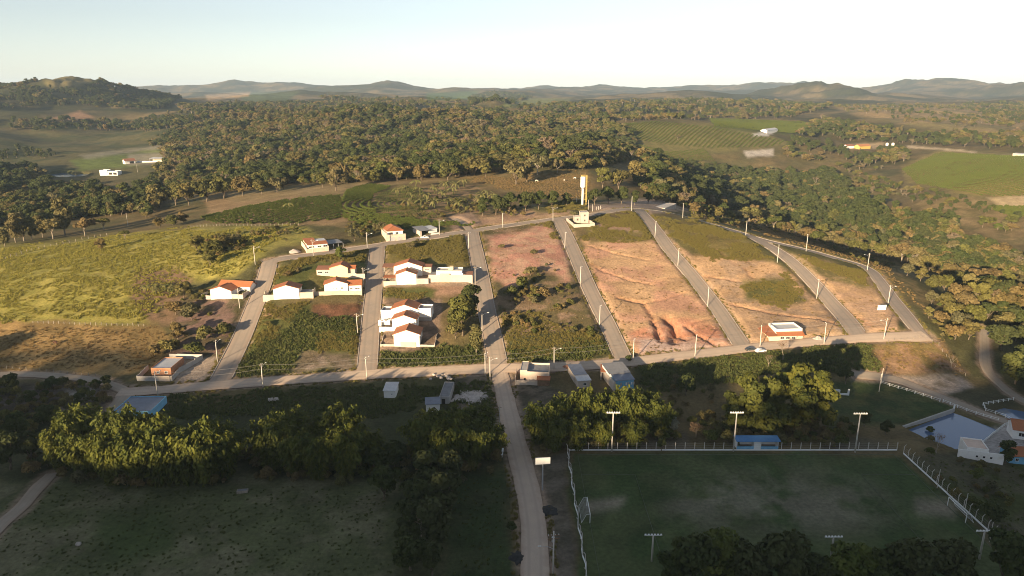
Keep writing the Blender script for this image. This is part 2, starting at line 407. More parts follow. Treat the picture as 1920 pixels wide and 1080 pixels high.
def road_mat(name, c1, c2, c3, scale):
    m, n, l, b = new_mat(name)
    p = pos(n)
    ac = n.new('ShaderNodeAttribute'); ac.attribute_name = 'across'
    f = ramp(n, l, noise_node(n, l, scale, 6, p, .65), .3, .7)
    g = ramp(n, l, noise_node(n, l, .12, 4, p, .6), .42, .66)
    c = mix_rgb(n, l, f, c1, c2); c = mix_rgb(n, l, g, c, c3)
    e = n.new('ShaderNodeMath'); e.operation = 'MULTIPLY_ADD'; l.new(noise_node(n, l, .35, 5, p, .7), e.inputs[0]); e.inputs[1].default_value = 1.6; l.new(ac.outputs['Fac'], e.inputs[2])
    c = mix_rgb(n, l, ramp(n, l, e.outputs[0], 1.35, 1.9), c, (.36, .25, .18))
    w = n.new('ShaderNodeMath'); w.operation = 'SUBTRACT'; l.new(ac.outputs['Fac'], w.inputs[0]); w.inputs[1].default_value = .42
    w2 = n.new('ShaderNodeMath'); w2.operation = 'ABSOLUTE'; l.new(w.outputs[0], w2.inputs[0])
    tr = ramp(n, l, w2.outputs[0], .16, .04); t2 = n.new('ShaderNodeMath'); t2.operation = 'MULTIPLY'; l.new(tr, t2.inputs[0]); t2.inputs[1].default_value = .45
    c = mix_rgb(n, l, t2.outputs[0], c, tuple(v * .72 for v in c1))
    h = ramp(n, l, noise_node(n, l, 6, 3, p), .25, .75)
    c = mix_rgb(n, l, h, c, tuple(v * .8 for v in c2))
    l.new(c, b.inputs['Base Color']); b.inputs['Roughness'].default_value = .95; b.inputs['Specular IOR Level'].default_value = .1
    k = n.new('ShaderNodeBump'); k.inputs['Strength'].default_value = .4; k.inputs['Distance'].default_value = .05
    l.new(noise_node(n, l, 4, 4, p), k.inputs['Height']); l.new(k.outputs[0], b.inputs['Normal'])
road_mat('paver', (.25, .215, .185), (.34, .285, .24), (.38, .30, .235), .5)
road_mat('dust', (.42, .335, .27), (.52, .415, .33), (.56, .44, .335), .4)
road_mat('dirt', (.32, .26, .21), (.42, .35, .28), (.28, .23, .17), .4)
simple('kerb_stone', (.36, .31, .27), .95, .2, .8)
simple('line_pitch', (.10, .115, .075), .95, .3, .5)

def water_mat(name, col):
    m, n, l, b = new_mat(name)
    b.inputs['Base Color'].default_value = (*col, 1); b.inputs['Roughness'].default_value = .06; b.inputs['IOR'].default_value = 1.33
    b.inputs['Specular IOR Level'].default_value = .8
    k = n.new('ShaderNodeBump'); k.inputs['Strength'].default_value = .05; k.inputs['Distance'].default_value = .1
    l.new(noise_node(n, l, .8, 3, pos(n)), k.inputs['Height']); l.new(k.outputs[0], b.inputs['Normal'])
water_mat('water', (.09, .14, .24))

def leaf_mat(name, c1, c2, c3, trans=.22, rnd=.75, species=None):
    """c1..c2 vary leaf by leaf, c3 is where some whole plants lean to"""
    m, n, l, b = new_mat(name)
    a = n.new('ShaderNodeAttribute'); a.attribute_name = 'lv'
    o = n.new('ShaderNodeObjectInfo')
    c = mix_rgb(n, l, a.outputs['Fac'], c1, c2)
    k = n.new('ShaderNodeMath'); k.operation = 'MULTIPLY'; l.new(o.outputs['Random'], k.inputs[0]); k.inputs[1].default_value = rnd
    c = mix_rgb(n, l, k.outputs[0], c, c3)
    if species:
        cr = n.new('ShaderNodeValToRGB'); cr.color_ramp.interpolation = 'LINEAR'; l.new(o.outputs['Random'], cr.inputs[0])
        while len(cr.color_ramp.elements) < len(species): cr.color_ramp.elements.new(.5)
        for q, (el, col) in enumerate(zip(cr.color_ramp.elements, species)): el.position = q / (len(species) - 1); el.color = (*col, 1)
        g = n.new('ShaderNodeMath'); g.operation = 'MULTIPLY_ADD'; l.new(a.outputs['Fac'], g.inputs[0]); g.inputs[1].default_value = 1.0; g.inputs[2].default_value = .5
        v = n.new('ShaderNodeVectorMath'); v.operation = 'SCALE'; l.new(cr.outputs[0], v.inputs[0]); l.new(g.outputs[0], v.inputs['Scale']); c = v.outputs[0]
    l.new(c, b.inputs['Base Color']); b.inputs['Roughness'].default_value = .75; b.inputs['Specular IOR Level'].default_value = .15
    t = n.new('ShaderNodeBsdfTranslucent'); l.new(c, t.inputs['Color'])
    x = n.new('ShaderNodeMixShader'); x.inputs[0].default_value = trans
    l.new(b.outputs[0], x.inputs[1]); l.new(t.outputs[0], x.inputs[2])
    l.new(x.outputs[0], n['Material Output'].inputs['Surface'])
leaf_mat('leaf_forest', (.058, .066, .017), (.170, .145, .038), (.155, .116, .046), rnd=.9, species=[(.052, .068, .018), (.125, .115, .034), (.15, .108, .046), (.085, .092, .024), (.165, .135, .055), (.10, .098, .050), (.17, .12, .05), (.065, .080, .020), (.14, .128, .036)])
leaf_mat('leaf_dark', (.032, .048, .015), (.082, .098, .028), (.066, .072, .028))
leaf_mat('leaf_euc', (.080, .086, .034), (.15, .135, .050), (.14, .110, .05))
leaf_mat('leaf_bamboo', (.045, .068, .016), (.150, .150, .022), (.085, .098, .02))
leaf_mat('leaf_grey', (.12, .105, .062), (.20, .165, .10), (.17, .125, .085), rnd=.9)
leaf_mat('leaf_bright', (.060, .095, .018), (.13, .15, .030), (.10, .10, .03))
leaf_mat('leaf_mango', (.042, .058, .014), (.14, .135, .022), (.07, .08, .02))
leaf_mat('leaf_dry', (.16, .115, .07), (.24, .165, .10), (.20, .12, .08))
leaf_mat('leaf_silver', (.18, .19, .15), (.28, .28, .22), (.22, .23, .18))
leaf_mat('leaf_banana', (.11, .13, .035), (.21, .19, .07), (.16, .14, .06))
leaf_mat('leaf_coffee', (.055, .088, .018), (.13, .155, .030), (.105, .115, .026), .15)
leaf_mat('grass_tall', (.13, .125, .034), (.24, .20, .058), (.19, .15, .055), .3, .5)
leaf_mat('grass_pasture', (.19, .19, .036), (.33, .29, .062), (.27, .23, .06), .3, .5)
leaf_mat('grass_lush', (.058, .084, .022), (.125, .140, .038), (.105, .105, .040), .3)
leaf_mat('grass_dry', (.22, .15, .065), (.31, .205, .095), (.20, .15, .06), .3)

# ------------------------------------------------------------------ mesh helpers
class MB:
    def __init__(s): s.v, s.f, s.m = [], [], []
    def add(s, vs, fs, mi=0):
        o = len(s.v); s.v += [tuple(v) for v in vs]; s.f += [tuple(i + o for i in f) for f in fs]; s.m += [mi] * len(fs); return s
    def box(s, x0, x1, y0, y1, z0, z1, mi=0):
        return s.add([(x0,y0,z0),(x1,y0,z0),(x1,y1,z0),(x0,y1,z0),(x0,y0,z1),(x1,y0,z1),(x1,y1,z1),(x0,y1,z1)],
                     [(0,3,2,1),(4,5,6,7),(0,1,5,4),(1,2,6,5),(2,3,7,6),(3,0,4,7)], mi)
    def prism_y(s, prof, y0, y1):
        n = len(prof)
        vs = [(x, y0, z) for x, z in prof] + [(x, y1, z) for x, z in prof]
        return s.add(vs, [tuple(range(n)), tuple(range(2 * n - 1, n - 1, -1))] + [(i, i + n, (i + 1) % n + n, (i + 1) % n) for i in range(n)])
    def slab(s, a, b, c, d_, th):
        """a sheet with thickness through four corners, thickened downwards"""
        top = [Vector(p) for p in (a, b, c, d_)]; low = [p - Vector((0, 0, th)) for p in top]
        return s.add(top + low, [(0,1,2,3),(7,6,5,4),(0,4,5,1),(1,5,6,2),(2,6,7,3),(3,7,4,0)])
    def tube(s, pts, rads, n=6, mi=0, cap=True):
        pts = [Vector(p) for p in pts]; rings = []
        for i, p in enumerate(pts):
            t = (pts[min(i + 1, len(pts) - 1)] - pts[max(i - 1, 0)]).normalized()
            a = t.orthogonal().normalized() if abs(t.z) < .99 else Vector((1, 0, 0)); b = t.cross(a)
            rings.append([p + (a * math.cos(2*math.pi*k/n) + b * math.sin(2*math.pi*k/n)) * rads[i] for k in range(n)])
        vs = [v for r in rings for v in r]; fs = []
        for i in range(len(pts) - 1):
            for k in range(n):
                fs.append((i*n+k, i*n+(k+1)%n, (i+1)*n+(k+1)%n, (i+1)*n+k))
        if cap: fs += [tuple(range(n))[::-1], tuple((len(pts)-1)*n+k for k in range(n))]
        return s.add(vs, fs, mi)
    def mesh(s, name, mats, smooth=False):
        me = bpy.data.meshes.new(name); me.from_pydata(s.v, [], s.f); me.validate()
        for m in ([mats] if isinstance(mats, str) else mats): me.materials.append(MATS[m])
        if any(s.m) and len(me.polygons) == len(s.m): me.polygons.foreach_set('material_index', s.m)
        if smooth: me.polygons.foreach_set('use_smooth', [True] * len(me.polygons))
        me.update(); return me
    def build(s, name, mat, parent=None, loc=(0, 0, 0), rz=0, smooth=False):
        return link(name, s.mesh(name, mat, smooth), parent, loc, rz)
def link(name, me, parent=None, loc=(0, 0, 0), rz=0):
    o = bpy.data.objects.new(name, me); COL.objects.link(o); o.parent = parent
    o.location = loc; o.rotation_euler = (0, 0, rz); return o
def tag(o, label=None, cat=None, group=None, kind=None):
    for k, v in (('label', label), ('category', cat), ('group', group), ('kind', kind)):
        if v: o[k] = v
    return o
def thing(name, loc, rz, label, cat, group=None, scale=1):
    o = link(name, None, None, loc, rz); o.empty_display_size = 1; o.scale = (scale,) * 3
    return tag(o, label, cat, group)

# ------------------------------------------------------------------ ground sheet with its cover colours
def build_ground():
    ys = [-900.0]
    while ys[-1] < 60: ys.append(ys[-1] + (30 if ys[-1] < -420 or ys[-1] > -80 else 12))
    while ys[-1] < 100: ys.append(ys[-1] + 4)
    while ys[-1] < 245: ys.append(ys[-1] + 1.3)
    while ys[-1] < 440: ys.append(ys[-1] + 0.85)
    while ys[-1] < 16000: ys.append(ys[-1] + max(1.0, (ys[-1] - 330) * 0.0075))
    Y = np.array(ys); N = 700
    s = np.linspace(-1, 1, N)
    w = np.where(Y < 100, 900.0 - 520 * sstep((Y + 60) / 160), np.maximum(380, 0.9 * Y + 40))
    X = s[None] * w[:, None]; Yg = np.broadcast_to(Y[:, None], X.shape)
    x, y = X.ravel(), Yg.ravel().copy()
    z = ground(x, y)
    me = bpy.data.meshes.new('ground')
    nv = x.size; R = len(Y)
    me.vertices.add(nv); me.vertices.foreach_set('co', np.stack([x, y, z], 1).astype(np.float32).ravel())
    idx = np.arange(nv).reshape(R, N)
    q = np.stack([idx[:-1, :-1], idx[:-1, 1:], idx[1:, 1:], idx[1:, :-1]], -1).reshape(-1, 4)
    me.loops.add(q.size); me.loops.foreach_set('vertex_index', q.ravel().astype(np.int32))
    me.polygons.add(len(q)); me.polygons.foreach_set('loop_start', np.arange(0, q.size, 4, dtype=np.int32))
    me.update(calc_edges=True); me.polygons.foreach_set('use_smooth', np.ones(len(q), bool))
    # cover
    px, py, zc = project(x, np.maximum(y, 60), z)
    w1 = np.clip(zc / 300, .12, 1)
    jx = px + (fbm(x, y, 14, 3, 61) - .5) * 26 / w1 ** .5 * np.clip(300 / zc, .1, 1.5)
    jy = py + (fbm(x, y, 14, 3, 67) - .5) * 18 * np.clip(300 / zc, .12, 1.5)
    C = np.empty((nv, 3)); big = fbm(x, y, 40, 4, 71); huge = fbm(x, y, 240, 4, 73); fine = fbm(x, y, 4, 3, 79)
    t = sstep((big - .35) / .3)[:, None]
    C[:] = np.array((.085, .080, .034)) * (1 - t) + np.array((.14, .105, .050)) * t
    far = sstep((y - 900) / 900)[:, None]
    th = sstep((huge - .38) / .22)[:, None]
    cfar = np.array((.045, .048, .020)) * (1 - th) + np.array((.16, .12, .060)) * th
    tb = sstep((fbm(x, y, 90, 4, 83) - .45) / .1)[:, None]
    cfar = cfar * (1 - tb * .65) + np.array((.040, .043, .020)) * tb * .65
    C = C * (1 - far) + cfar * far
    def paint(poly, col, feather=6, col2=None, sc=9, amt=1.0, lo=.4, hi=.6, seed=91, patch=None):
        c = poly_cov(jx, jy, poly, feather) * amt
        m = c > .003
        if not m.any(): return
        cc = np.broadcast_to(np.array(col), (m.sum(), 3))
        if patch is not None:
            c[m] *= sstep((fbm(x[m], y[m], patch[0], 5, seed + 7, .6) - patch[1] + .12) / .3)
        if col2 is not None:
            k = sstep((fbm(x[m], y[m], sc, 4, seed) - lo) / (hi - lo))[:, None]
            cc = cc * (1 - k) + np.array(col2) * k
        C[m] = C[m] * (1 - c[m][:, None]) + cc * c[m][:, None]
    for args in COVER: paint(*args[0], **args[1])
    near = np.where((y > 90) & (y < 520) & (np.abs(x) < 420))[0]
    g = road_gap(x[near], y[near]) + 2.2 * (fbm(x[near], y[near], 5, 3, 97) - .5)
    k = (1 - sstep((g - .3) / 1.8))[:, None] * .8
    C[near] = C[near] * (1 - k) + np.array((.33, .24, .175)) * k
    for pl, dd, ww in DITCHES:
        e = dist_path(x[near], y[near], pl, ww * 3); k = (np.exp(-(e / ww / 1.1) ** 2) * min(.8, dd * .4))[:, None]
        C[near] = C[near] * (1 - k) + np.array((.36, .17, .10)) * k
    C *= (0.9 + .2 * fine)[:, None]
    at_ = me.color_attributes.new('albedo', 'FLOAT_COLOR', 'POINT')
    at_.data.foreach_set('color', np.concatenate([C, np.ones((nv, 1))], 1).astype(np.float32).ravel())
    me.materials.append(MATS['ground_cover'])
    return tag(link('ground', me), kind='structure')
PINK, PINK2, PALE = (.45, .26, .175), (.42, .22, .16), (.40, .335, .27)
TAN = (.44, .285, .165); GR, GR2 = (.085, .092, .028), (.16, .135, .048)
DARKG, PAST = (.035, .042, .018), (.23, .21, .052)
COVER = [
 # left pasture, dry meadow
 (([(-200,470),(100,455),(230,440),(380,426),(570,424),(600,445),(500,470),(440,520),(350,530),(290,610),(-200,605)], PAST), dict(feather=8, col2=(.30,.26,.07), sc=6)),
 (([(-200,605),(60,604),(300,612),(320,640),(300,690),(200,705),(-200,700)], (.31,.205,.085)), dict(feather=6, col2=(.21,.145,.06), sc=12)),
 (([(255,505),(330,500),(360,530),(330,610),(280,610),(240,560)], (.20,.13,.08)), dict(feather=8, col2=(.09,.07,.035), sc=4)),
 (([(330,560),(440,560),(440,620),(400,680),(320,690)], (.10,.08,.05)), dict(feather=8, col2=(.17,.11,.09), sc=4)),
 # lots
 (([(470,570),(675,570),(672,700),(440,712)], GR), dict(feather=5, col2=(.10,.10,.03), sc=6)),
 (([(590,572),(680,568),(675,600),(600,602)], (.20,.095,.055)), dict(feather=6, col2=(.13,.07,.04), sc=3)),
 (([(480,575),(530,575),(540,590),(490,596)], PINK), dict(feather=6, amt=.7)),
 (([(560,660),(612,655),(618,690),(560,702)], (.26,.20,.155)), dict(feather=7, col2=(.14,.11,.07), sc=4)),
 (([(615,665),(665,660),(668,698),(620,700)], (.16,.125,.09)), dict(feather=7, col2=(.10,.085,.05), sc=3)),
 (([(515,500),(690,470),(690,545),(500,560)], GR), dict(feather=5, col2=GR2)),
 (([(725,455),(880,445),(885,500),(720,500)], GR2), dict(feather=5, col2=(.16,.13,.045), sc=8)),
 (([(715,505),(890,505),(890,540),(715,540)], (.30,.235,.18)), dict(feather=5)),
 (([(800,535),(895,535),(900,552),(820,556)], (.30,.19,.13)), dict(feather=6)),
 (([(710,545),(820,545),(815,560),(710,565)], GR), dict(feather=5)),
 (([(710,565),(835,560),(825,655),(708,660)], (.24,.17,.125)), dict(feather=5, col2=(.14,.10,.07), sc=4)),
 (([(705,658),(915,650),(925,690),(700,698)], (.040,.055,.018)), dict(feather=5, col2=(.065,.075,.022), sc=5)),
 (([(900,430),(1035,415),(1060,470),(1090,540),(1125,610),(1150,660),(945,690),(925,600),(905,500)], (.10,.085,.04)), dict(feather=5, col2=(.20,.14,.085), sc=8)),
 (([(915,440),(1035,425),(1065,490),(1060,525),(1010,500),(960,540),(925,520)], PINK2), dict(feather=7, col2=(.43,.27,.185), sc=4)),
 (([(950,585),(1050,570),(1110,590),(1130,625),(1040,640),(950,625)], (.28,.19,.13)), dict(feather=9, col2=(.13,.105,.05), sc=6)),
 (([(940,630),(1150,615),(1160,672),(950,690)], (.050,.055,.022)), dict(feather=7, col2=(.095,.085,.035), sc=5)),
 (([(1085,450),(1235,440),(1330,560),(1385,640),(1300,658),(1190,668),(1130,560)], PINK), dict(feather=5, col2=TAN, sc=14)),
 (([(1100,420),(1195,400),(1235,450),(1100,458)], GR2), dict(feather=5, col2=(.17,.13,.055), sc=5)),
 (([(1110,418),(1190,425),(1200,433),(1110,432)], (.30,.20,.14)), dict(feather=4)),
 (([(1180,625),(1270,600),(1345,615),(1380,645),(1200,668)], (.45,.215,.135)), dict(feather=8, col2=(.48,.29,.21), sc=5)),
 (([(1200,640),(1345,640),(1340,658),(1200,668)], (.42,.31,.27)), dict(feather=5)),
 (([(1235,440),(1290,470),(1420,600),(1600,632),(1400,645),(1350,570)], TAN), dict(feather=4, col2=(.40,.265,.165), sc=7)),
 (([(1215,400),(1300,410),(1395,445),(1450,490),(1340,490),(1290,470)], GR2), dict(feather=6, col2=(.16,.125,.045), sc=6)),
 (([(1300,480),(1450,490),(1560,580),(1600,630),(1430,610),(1360,560)], TAN), dict(feather=6, col2=(.34,.235,.155), sc=6)),
 (([(1395,530),(1480,525),(1510,560),(1480,575),(1400,565)], (.11,.105,.035)), dict(feather=9)),
 (([(1450,470),(1620,510),(1685,600),(1690,622),(1630,628),(1560,570)], TAN), dict(feather=5, col2=(.43,.28,.18), sc=6)),
 (([(1480,475),(1560,490),(1625,520),(1640,545),(1560,530),(1510,500)], (.15,.125,.05)), dict(feather=7, col2=(.26,.19,.10), sc=5)),
 # slope south of the road
 (([(1180,690),(1400,662),(1690,640),(1760,640),(1810,700),(1700,705),(1450,700),(1200,740)], (.060,.058,.024)), dict(feather=6, col2=(.10,.085,.035), sc=6)),
 (([(1640,645),(1760,635),(1815,700),(1650,700)], (.19,.14,.055)), dict(feather=8, col2=(.27,.17,.10), sc=6)),
 (([(1600,700),(1790,706),(1830,730),(1850,775),(1760,745),(1600,715)], (.36,.30,.255)), dict(feather=6, col2=(.20,.165,.125), sc=5)),
 (([(1560,715),(1680,715),(1790,760),(1700,800),(1560,810)], (.045,.065,.022)), dict(feather=8, col2=(.075,.08,.03), sc=6)),
 (([(1760,745),(1850,775),(1920,760),(1850,720)], (.07,.065,.035)), dict(feather=6)),
 (([(1840,810),(1900,790),(2050,800),(2050,850),(1830,850)], (.38,.35,.33)), dict(feather=5)),
 (([(1120,815),(1290,815),(1290,845),(1120,845)], (.13,.105,.07)), dict(feather=8)),
 (([(1560,815),(1690,840),(1560,845)], (.10,.085,.055)), dict(feather=8)),
 # foreground
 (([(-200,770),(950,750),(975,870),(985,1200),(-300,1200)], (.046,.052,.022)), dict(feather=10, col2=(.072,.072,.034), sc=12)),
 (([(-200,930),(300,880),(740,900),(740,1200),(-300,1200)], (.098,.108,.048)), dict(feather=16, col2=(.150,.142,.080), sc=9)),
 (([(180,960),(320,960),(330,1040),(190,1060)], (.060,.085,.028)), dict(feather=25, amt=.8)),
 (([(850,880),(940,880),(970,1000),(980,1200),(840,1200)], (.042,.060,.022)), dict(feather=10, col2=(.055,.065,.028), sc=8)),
 (([(1005,860),(1065,850),(1085,1200),(1010,1200)], (.15,.125,.095)), dict(feather=6, col2=(.095,.082,.058), sc=4)),
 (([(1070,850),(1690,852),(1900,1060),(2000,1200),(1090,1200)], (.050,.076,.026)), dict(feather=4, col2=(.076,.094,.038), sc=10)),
 (([(1270,905),(1480,890),(1640,915),(1680,960),(1560,1000),(1330,985),(1260,950)], (.17,.155,.11)), dict(feather=45, amt=.9, patch=(6, .40))),
 (([(1095,940),(1170,938),(1170,960),(1095,962)], (.22,.19,.14)), dict(feather=14)),
 (([(1710,930),(1790,940),(1785,965),(1720,955)], (.22,.19,.14)), dict(feather=14)),
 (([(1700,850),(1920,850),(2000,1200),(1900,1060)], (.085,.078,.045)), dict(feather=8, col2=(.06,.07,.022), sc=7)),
 (([(-200,715),(200,715),(215,770),(-200,790)], (.09,.075,.055)), dict(feather=8, col2=(.16,.13,.105), sc=9)),
 (([(125,725),(185,725),(180,752),(125,752)], (.30,.265,.225)), dict(feather=6)),
 (([(330,672),(410,670),(395,715),(320,722)], (.32,.255,.205)), dict(feather=5)),
 (([(930,700),(970,700),(1070,740),(975,790)], (.14,.115,.085)), dict(feather=6, col2=(.07,.06,.04), sc=4)),
 (([(840,705),(925,700),(930,780),(850,770)], (.17,.135,.10)), dict(feather=8, col2=(.08,.07,.045), sc=5)),
 # hill crest behind the streets
 (([(630,360),(900,345),(930,420),(660,425)], (.26,.175,.095)), dict(feather=6, col2=(.09,.08,.035), sc=6)),
 (([(380,375),(640,365),(650,420),(400,420)], (.24,.165,.09)), dict(feather=5)),
 (([(850,330),(1100,318),(1120,345),(1090,375),(980,365),(900,350)], (.24,.165,.075)), dict(feather=8, col2=(.17,.13,.055), sc=9)),
 (([(430,365),(640,345),(900,330),(640,360),(430,378)], (.24,.18,.095)), dict(feather=5)),
 (([(895,408),(1060,388),(1075,402),(900,425)], (.40,.27,.17)), dict(feather=6, col2=(.34,.22,.15), sc=6)),
 (([(840,405),(885,400),(905,425),(850,438)], (.27,.19,.14)), dict(feather=5)),
 (([(1105,385),(1240,370),(1290,395),(1110,398)], (.36,.265,.20)), dict(feather=6)),
 (([(1000,388),(1100,375),(1100,390),(1010,400)], (.13,.12,.045)), dict(feather=6)),
 (([(1290,400),(1480,425),(1700,500),(1780,620),(1700,560),(1620,492),(1400,428)], (.19,.14,.065)), dict(feather=5, col2=(.12,.10,.045), sc=4)),
 # left valley
 (([(-200,250),(380,240),(400,300),(330,330),(-200,340)], (.060,.066,.028)), dict(feather=6, col2=(.10,.09,.04), sc=40)),
 (([(130,300),(290,280),(330,290),(250,312),(150,320)], (.12,.15,.04)), dict(feather=5)),
 (([(150,290),(270,277),(300,270),(320,276),(160,298)], (.24,.22,.165)), dict(feather=4, amt=.8)),
 (([(240,290),(330,284),(330,308),(240,310)], (.30,.25,.20)), dict(feather=4, amt=.7)),
 (([(100,222),(150,208),(175,220),(120,226)], (.36,.21,.12)), dict(feather=4)),
 (([(205,192),(290,188),(300,200),(210,202)], (.27,.20,.09)), dict(feather=3)),
 (([(80,150),(130,140),(180,150),(150,162),(90,165)], (.15,.125,.055)), dict(feather=4)),
 (([(60,238),(130,228),(180,240),(60,245)], (.08,.10,.035)), dict(feather=4)),
 (([(440,172),(560,172),(540,190),(460,192)], (.075,.095,.04)), dict(feather=4)),
 (([(385,178),(470,172),(465,180),(390,188)], (.34,.24,.14)), dict(feather=3)),
 (([(640,192),(700,190),(700,207),(640,205)], (.065,.095,.03)), dict(feather=3)),
 (([(700,195),(716,195),(730,214),(718,218)], (.45,.31,.20)), dict(feather=3)),
 (([(720,205),(800,212),(830,220),(725,218)], (.07,.10,.03)), dict(feather=3)),
 (([(730,212),(850,220),(840,230),(740,224)], (.21,.15,.085)), dict(feather=3)),
 (([(800,175),(900,170),(880,187),(800,188)], (.085,.12,.038)), dict(feather=3)),
 (([(950,183),(1070,186),(1060,195),(940,203)], (.13,.14,.05)), dict(feather=4)),
 (([(930,222),(1080,210),(1090,216),(960,232)], (.075,.11,.03)), dict(feather=3)),
 (([(1130,235),(1380,230),(1480,268),(1440,277),(1200,300),(1170,260)], (.13,.115,.045)), dict(feather=5)),
 (([(1330,220),(1560,235),(1600,248),(1480,252),(1340,240)], (.07,.085,.03)), dict(feather=5)),
 (([(1560,198),(1750,195),(1920,205),(1920,240),(1820,252),(1700,235),(1600,215)], (.25,.18,.095)), dict(feather=6, col2=(.17,.14,.065), sc=60)),
 (([(1690,310),(1760,282),(2050,290),(2050,370),(1830,368),(1700,345)], (.20,.16,.06)), dict(feather=4)),
 (([(1850,372),(1920,366),(2050,366),(2050,395),(1880,388)], (.38,.29,.17)), dict(feather=4)),
 (([(1640,325),(1700,345),(1840,372),(1910,400),(2000,440),(1900,460),(1740,400)], (.22,.16,.08)), dict(feather=5, col2=(.15,.12,.055), sc=8)),
 (([(1600,320),(1700,340),(1720,370),(1650,380),(1590,345)], (.15,.12,.055)), dict(feather=6)),
 (([(1395,283),(1450,279),(1450,292),(1400,294)], (.40,.36,.32)), dict(feather=3)),
 (([(1410,250),(1455,246),(1440,255),(1412,256)], (.42,.40,.38)), dict(feather=2)),
 (([(1590,270),(1660,266),(1650,280),(1590,278)], (.30,.23,.15)), dict(feather=3)),
 (([(1840,290),(1925,290),(1925,305),(1850,298)], (.30,.27,.15)), dict(feather=3)),
 (([(1700,272),(1830,284),(1830,287),(1700,276)], (.40,.32,.22)), dict(feather=2)),
]
build_ground()

def build_roads():
    for i, (name, w, mat, kerb, path) in enumerate(ROADS):
        T = np.gradient(path, axis=0); T /= np.linalg.norm(T, axis=1)[:, None]; Nn = np.stack([-T[:, 1], T[:, 0]], 1)
        lift = 0.05 + 0.006 * (len(ROADS) - i)
        edge = 0.35 * (fbm(path[:, 0], path[:, 1], 6, 3, 100 + i) - .5)
        offs = np.linspace(-.5, .5, 11) * w
        mb = MB(); n = len(path); rows = []
        for o in offs:
            oo = o + (np.sign(o) * edge * 2 if abs(o) > w * .45 else 0)
            p = path + Nn * np.atleast_1d(oo)[:, None] if np.ndim(oo) else path + Nn * oo
            z = h0(p[:, 0], p[:, 1]) + lift - (0.10 if abs(o) > w * .45 else 0)
            rows.append(np.column_stack([p, z]))
        V = np.stack(rows, 1).reshape(-1, 3); k = len(offs)
        F = [(a*k+b, a*k+b+1, (a+1)*k+b+1, (a+1)*k+b) for a in range(n-1) for b in range(k-1)]
        mb.add(V, [f[::-1] for f in F])
        ro = tag(mb.build(name, mat, smooth=True), kind='structure')
        aa = ro.data.attributes.new('across', 'FLOAT', 'POINT'); aa.data.foreach_set('value', np.tile(np.abs(np.linspace(-1, 1, k)), n).astype(np.float32)[:len(ro.data.vertices)])
        if kerb:
            for sgn in (-1, 1):
                km = MB(); prev = None
                c = path + Nn * sgn * (w / 2 + .12)
                free = road_gap(c[:, 0], c[:, 1], skip=i) > .6
                za = h0(c[:, 0], c[:, 1]) + lift
                for a in range(n - 1):
                    if not (free[a] and free[a+1]): continue
                    vs = []
                    for b in (a, a + 1):
                        for ww, hh in ((-.15, -.4), (-.15, .1), (.15, .1), (.15, -.4)):
                            q = c[b] + Nn[b] * ww; vs.append((q[0], q[1], za[b] + hh))
                    km.add(vs, [(0,1,5,4),(1,2,6,5),(2,3,7,6)])
                if km.v: km.build('kerb', 'kerb_stone', ro)
build_roads()
for k, (pl, lev) in PONDW.items():
    c = np.mean(pl, 0); mb = MB(); P = [((x - c[0]) * 1.04 + c[0], (y - c[1]) * 1.06 + c[1], lev) for x, y in pl]
    mb.add(P, [tuple(range(len(P)))]); tag(mb.build(k, 'water'), kind='structure')


# ------------------------------------------------------------------ plants: shapes shared by all of a kind
def np_mesh(name, verts, quads, lv, mats, mi=None):
    me = bpy.data.meshes.new(name)
    me.vertices.add(len(verts)); me.vertices.foreach_set('co', np.asarray(verts, np.float32).ravel())
    q = np.asarray(quads, np.int32); me.loops.add(q.size); me.loops.foreach_set('vertex_index', q.ravel())
    me.polygons.add(len(q)); me.polygons.foreach_set('loop_start', np.arange(0, q.size, 4, dtype=np.int32))
    for m in mats: me.materials.append(MATS[m])
    if mi is not None: me.polygons.foreach_set('material_index', np.asarray(mi, np.int32))
    me.update(calc_edges=True)
    at_ = me.attributes.new('lv', 'FLOAT', 'FACE'); at_.data.foreach_set('value', np.asarray(lv, np.float32))
    return me
def cards(C, Nrm, size, asp, R, along=None):
    """leaf faces at C facing Nrm"""
    n = len(C); Nrm = Nrm / np.linalg.norm(Nrm, axis=1)[:, None]
    r = along if along is not None else R.normal(size=(n, 3))
    a = r - (r * Nrm).sum(1)[:, None] * Nrm; a /= np.linalg.norm(a, axis=1)[:, None] + 1e-9
    b = np.cross(Nrm, a)
    s = np.broadcast_to(size, n)[:, None]
    a, b = a * s, b * s * asp
    skew = R.uniform(-.35, .35, (n, 1))
    V = np.stack([C - a - b * .7, C + a * (.8 + skew) - b, C + a + b * (.7 - skew), C - a * .8 + b], 1).reshape(-1, 3)
    return V, np.arange(4 * n).reshape(n, 4)
def unit(R, n):
    v = R.normal(size=(n, 3)); return v / np.linalg.norm(v, axis=1)[:, None]
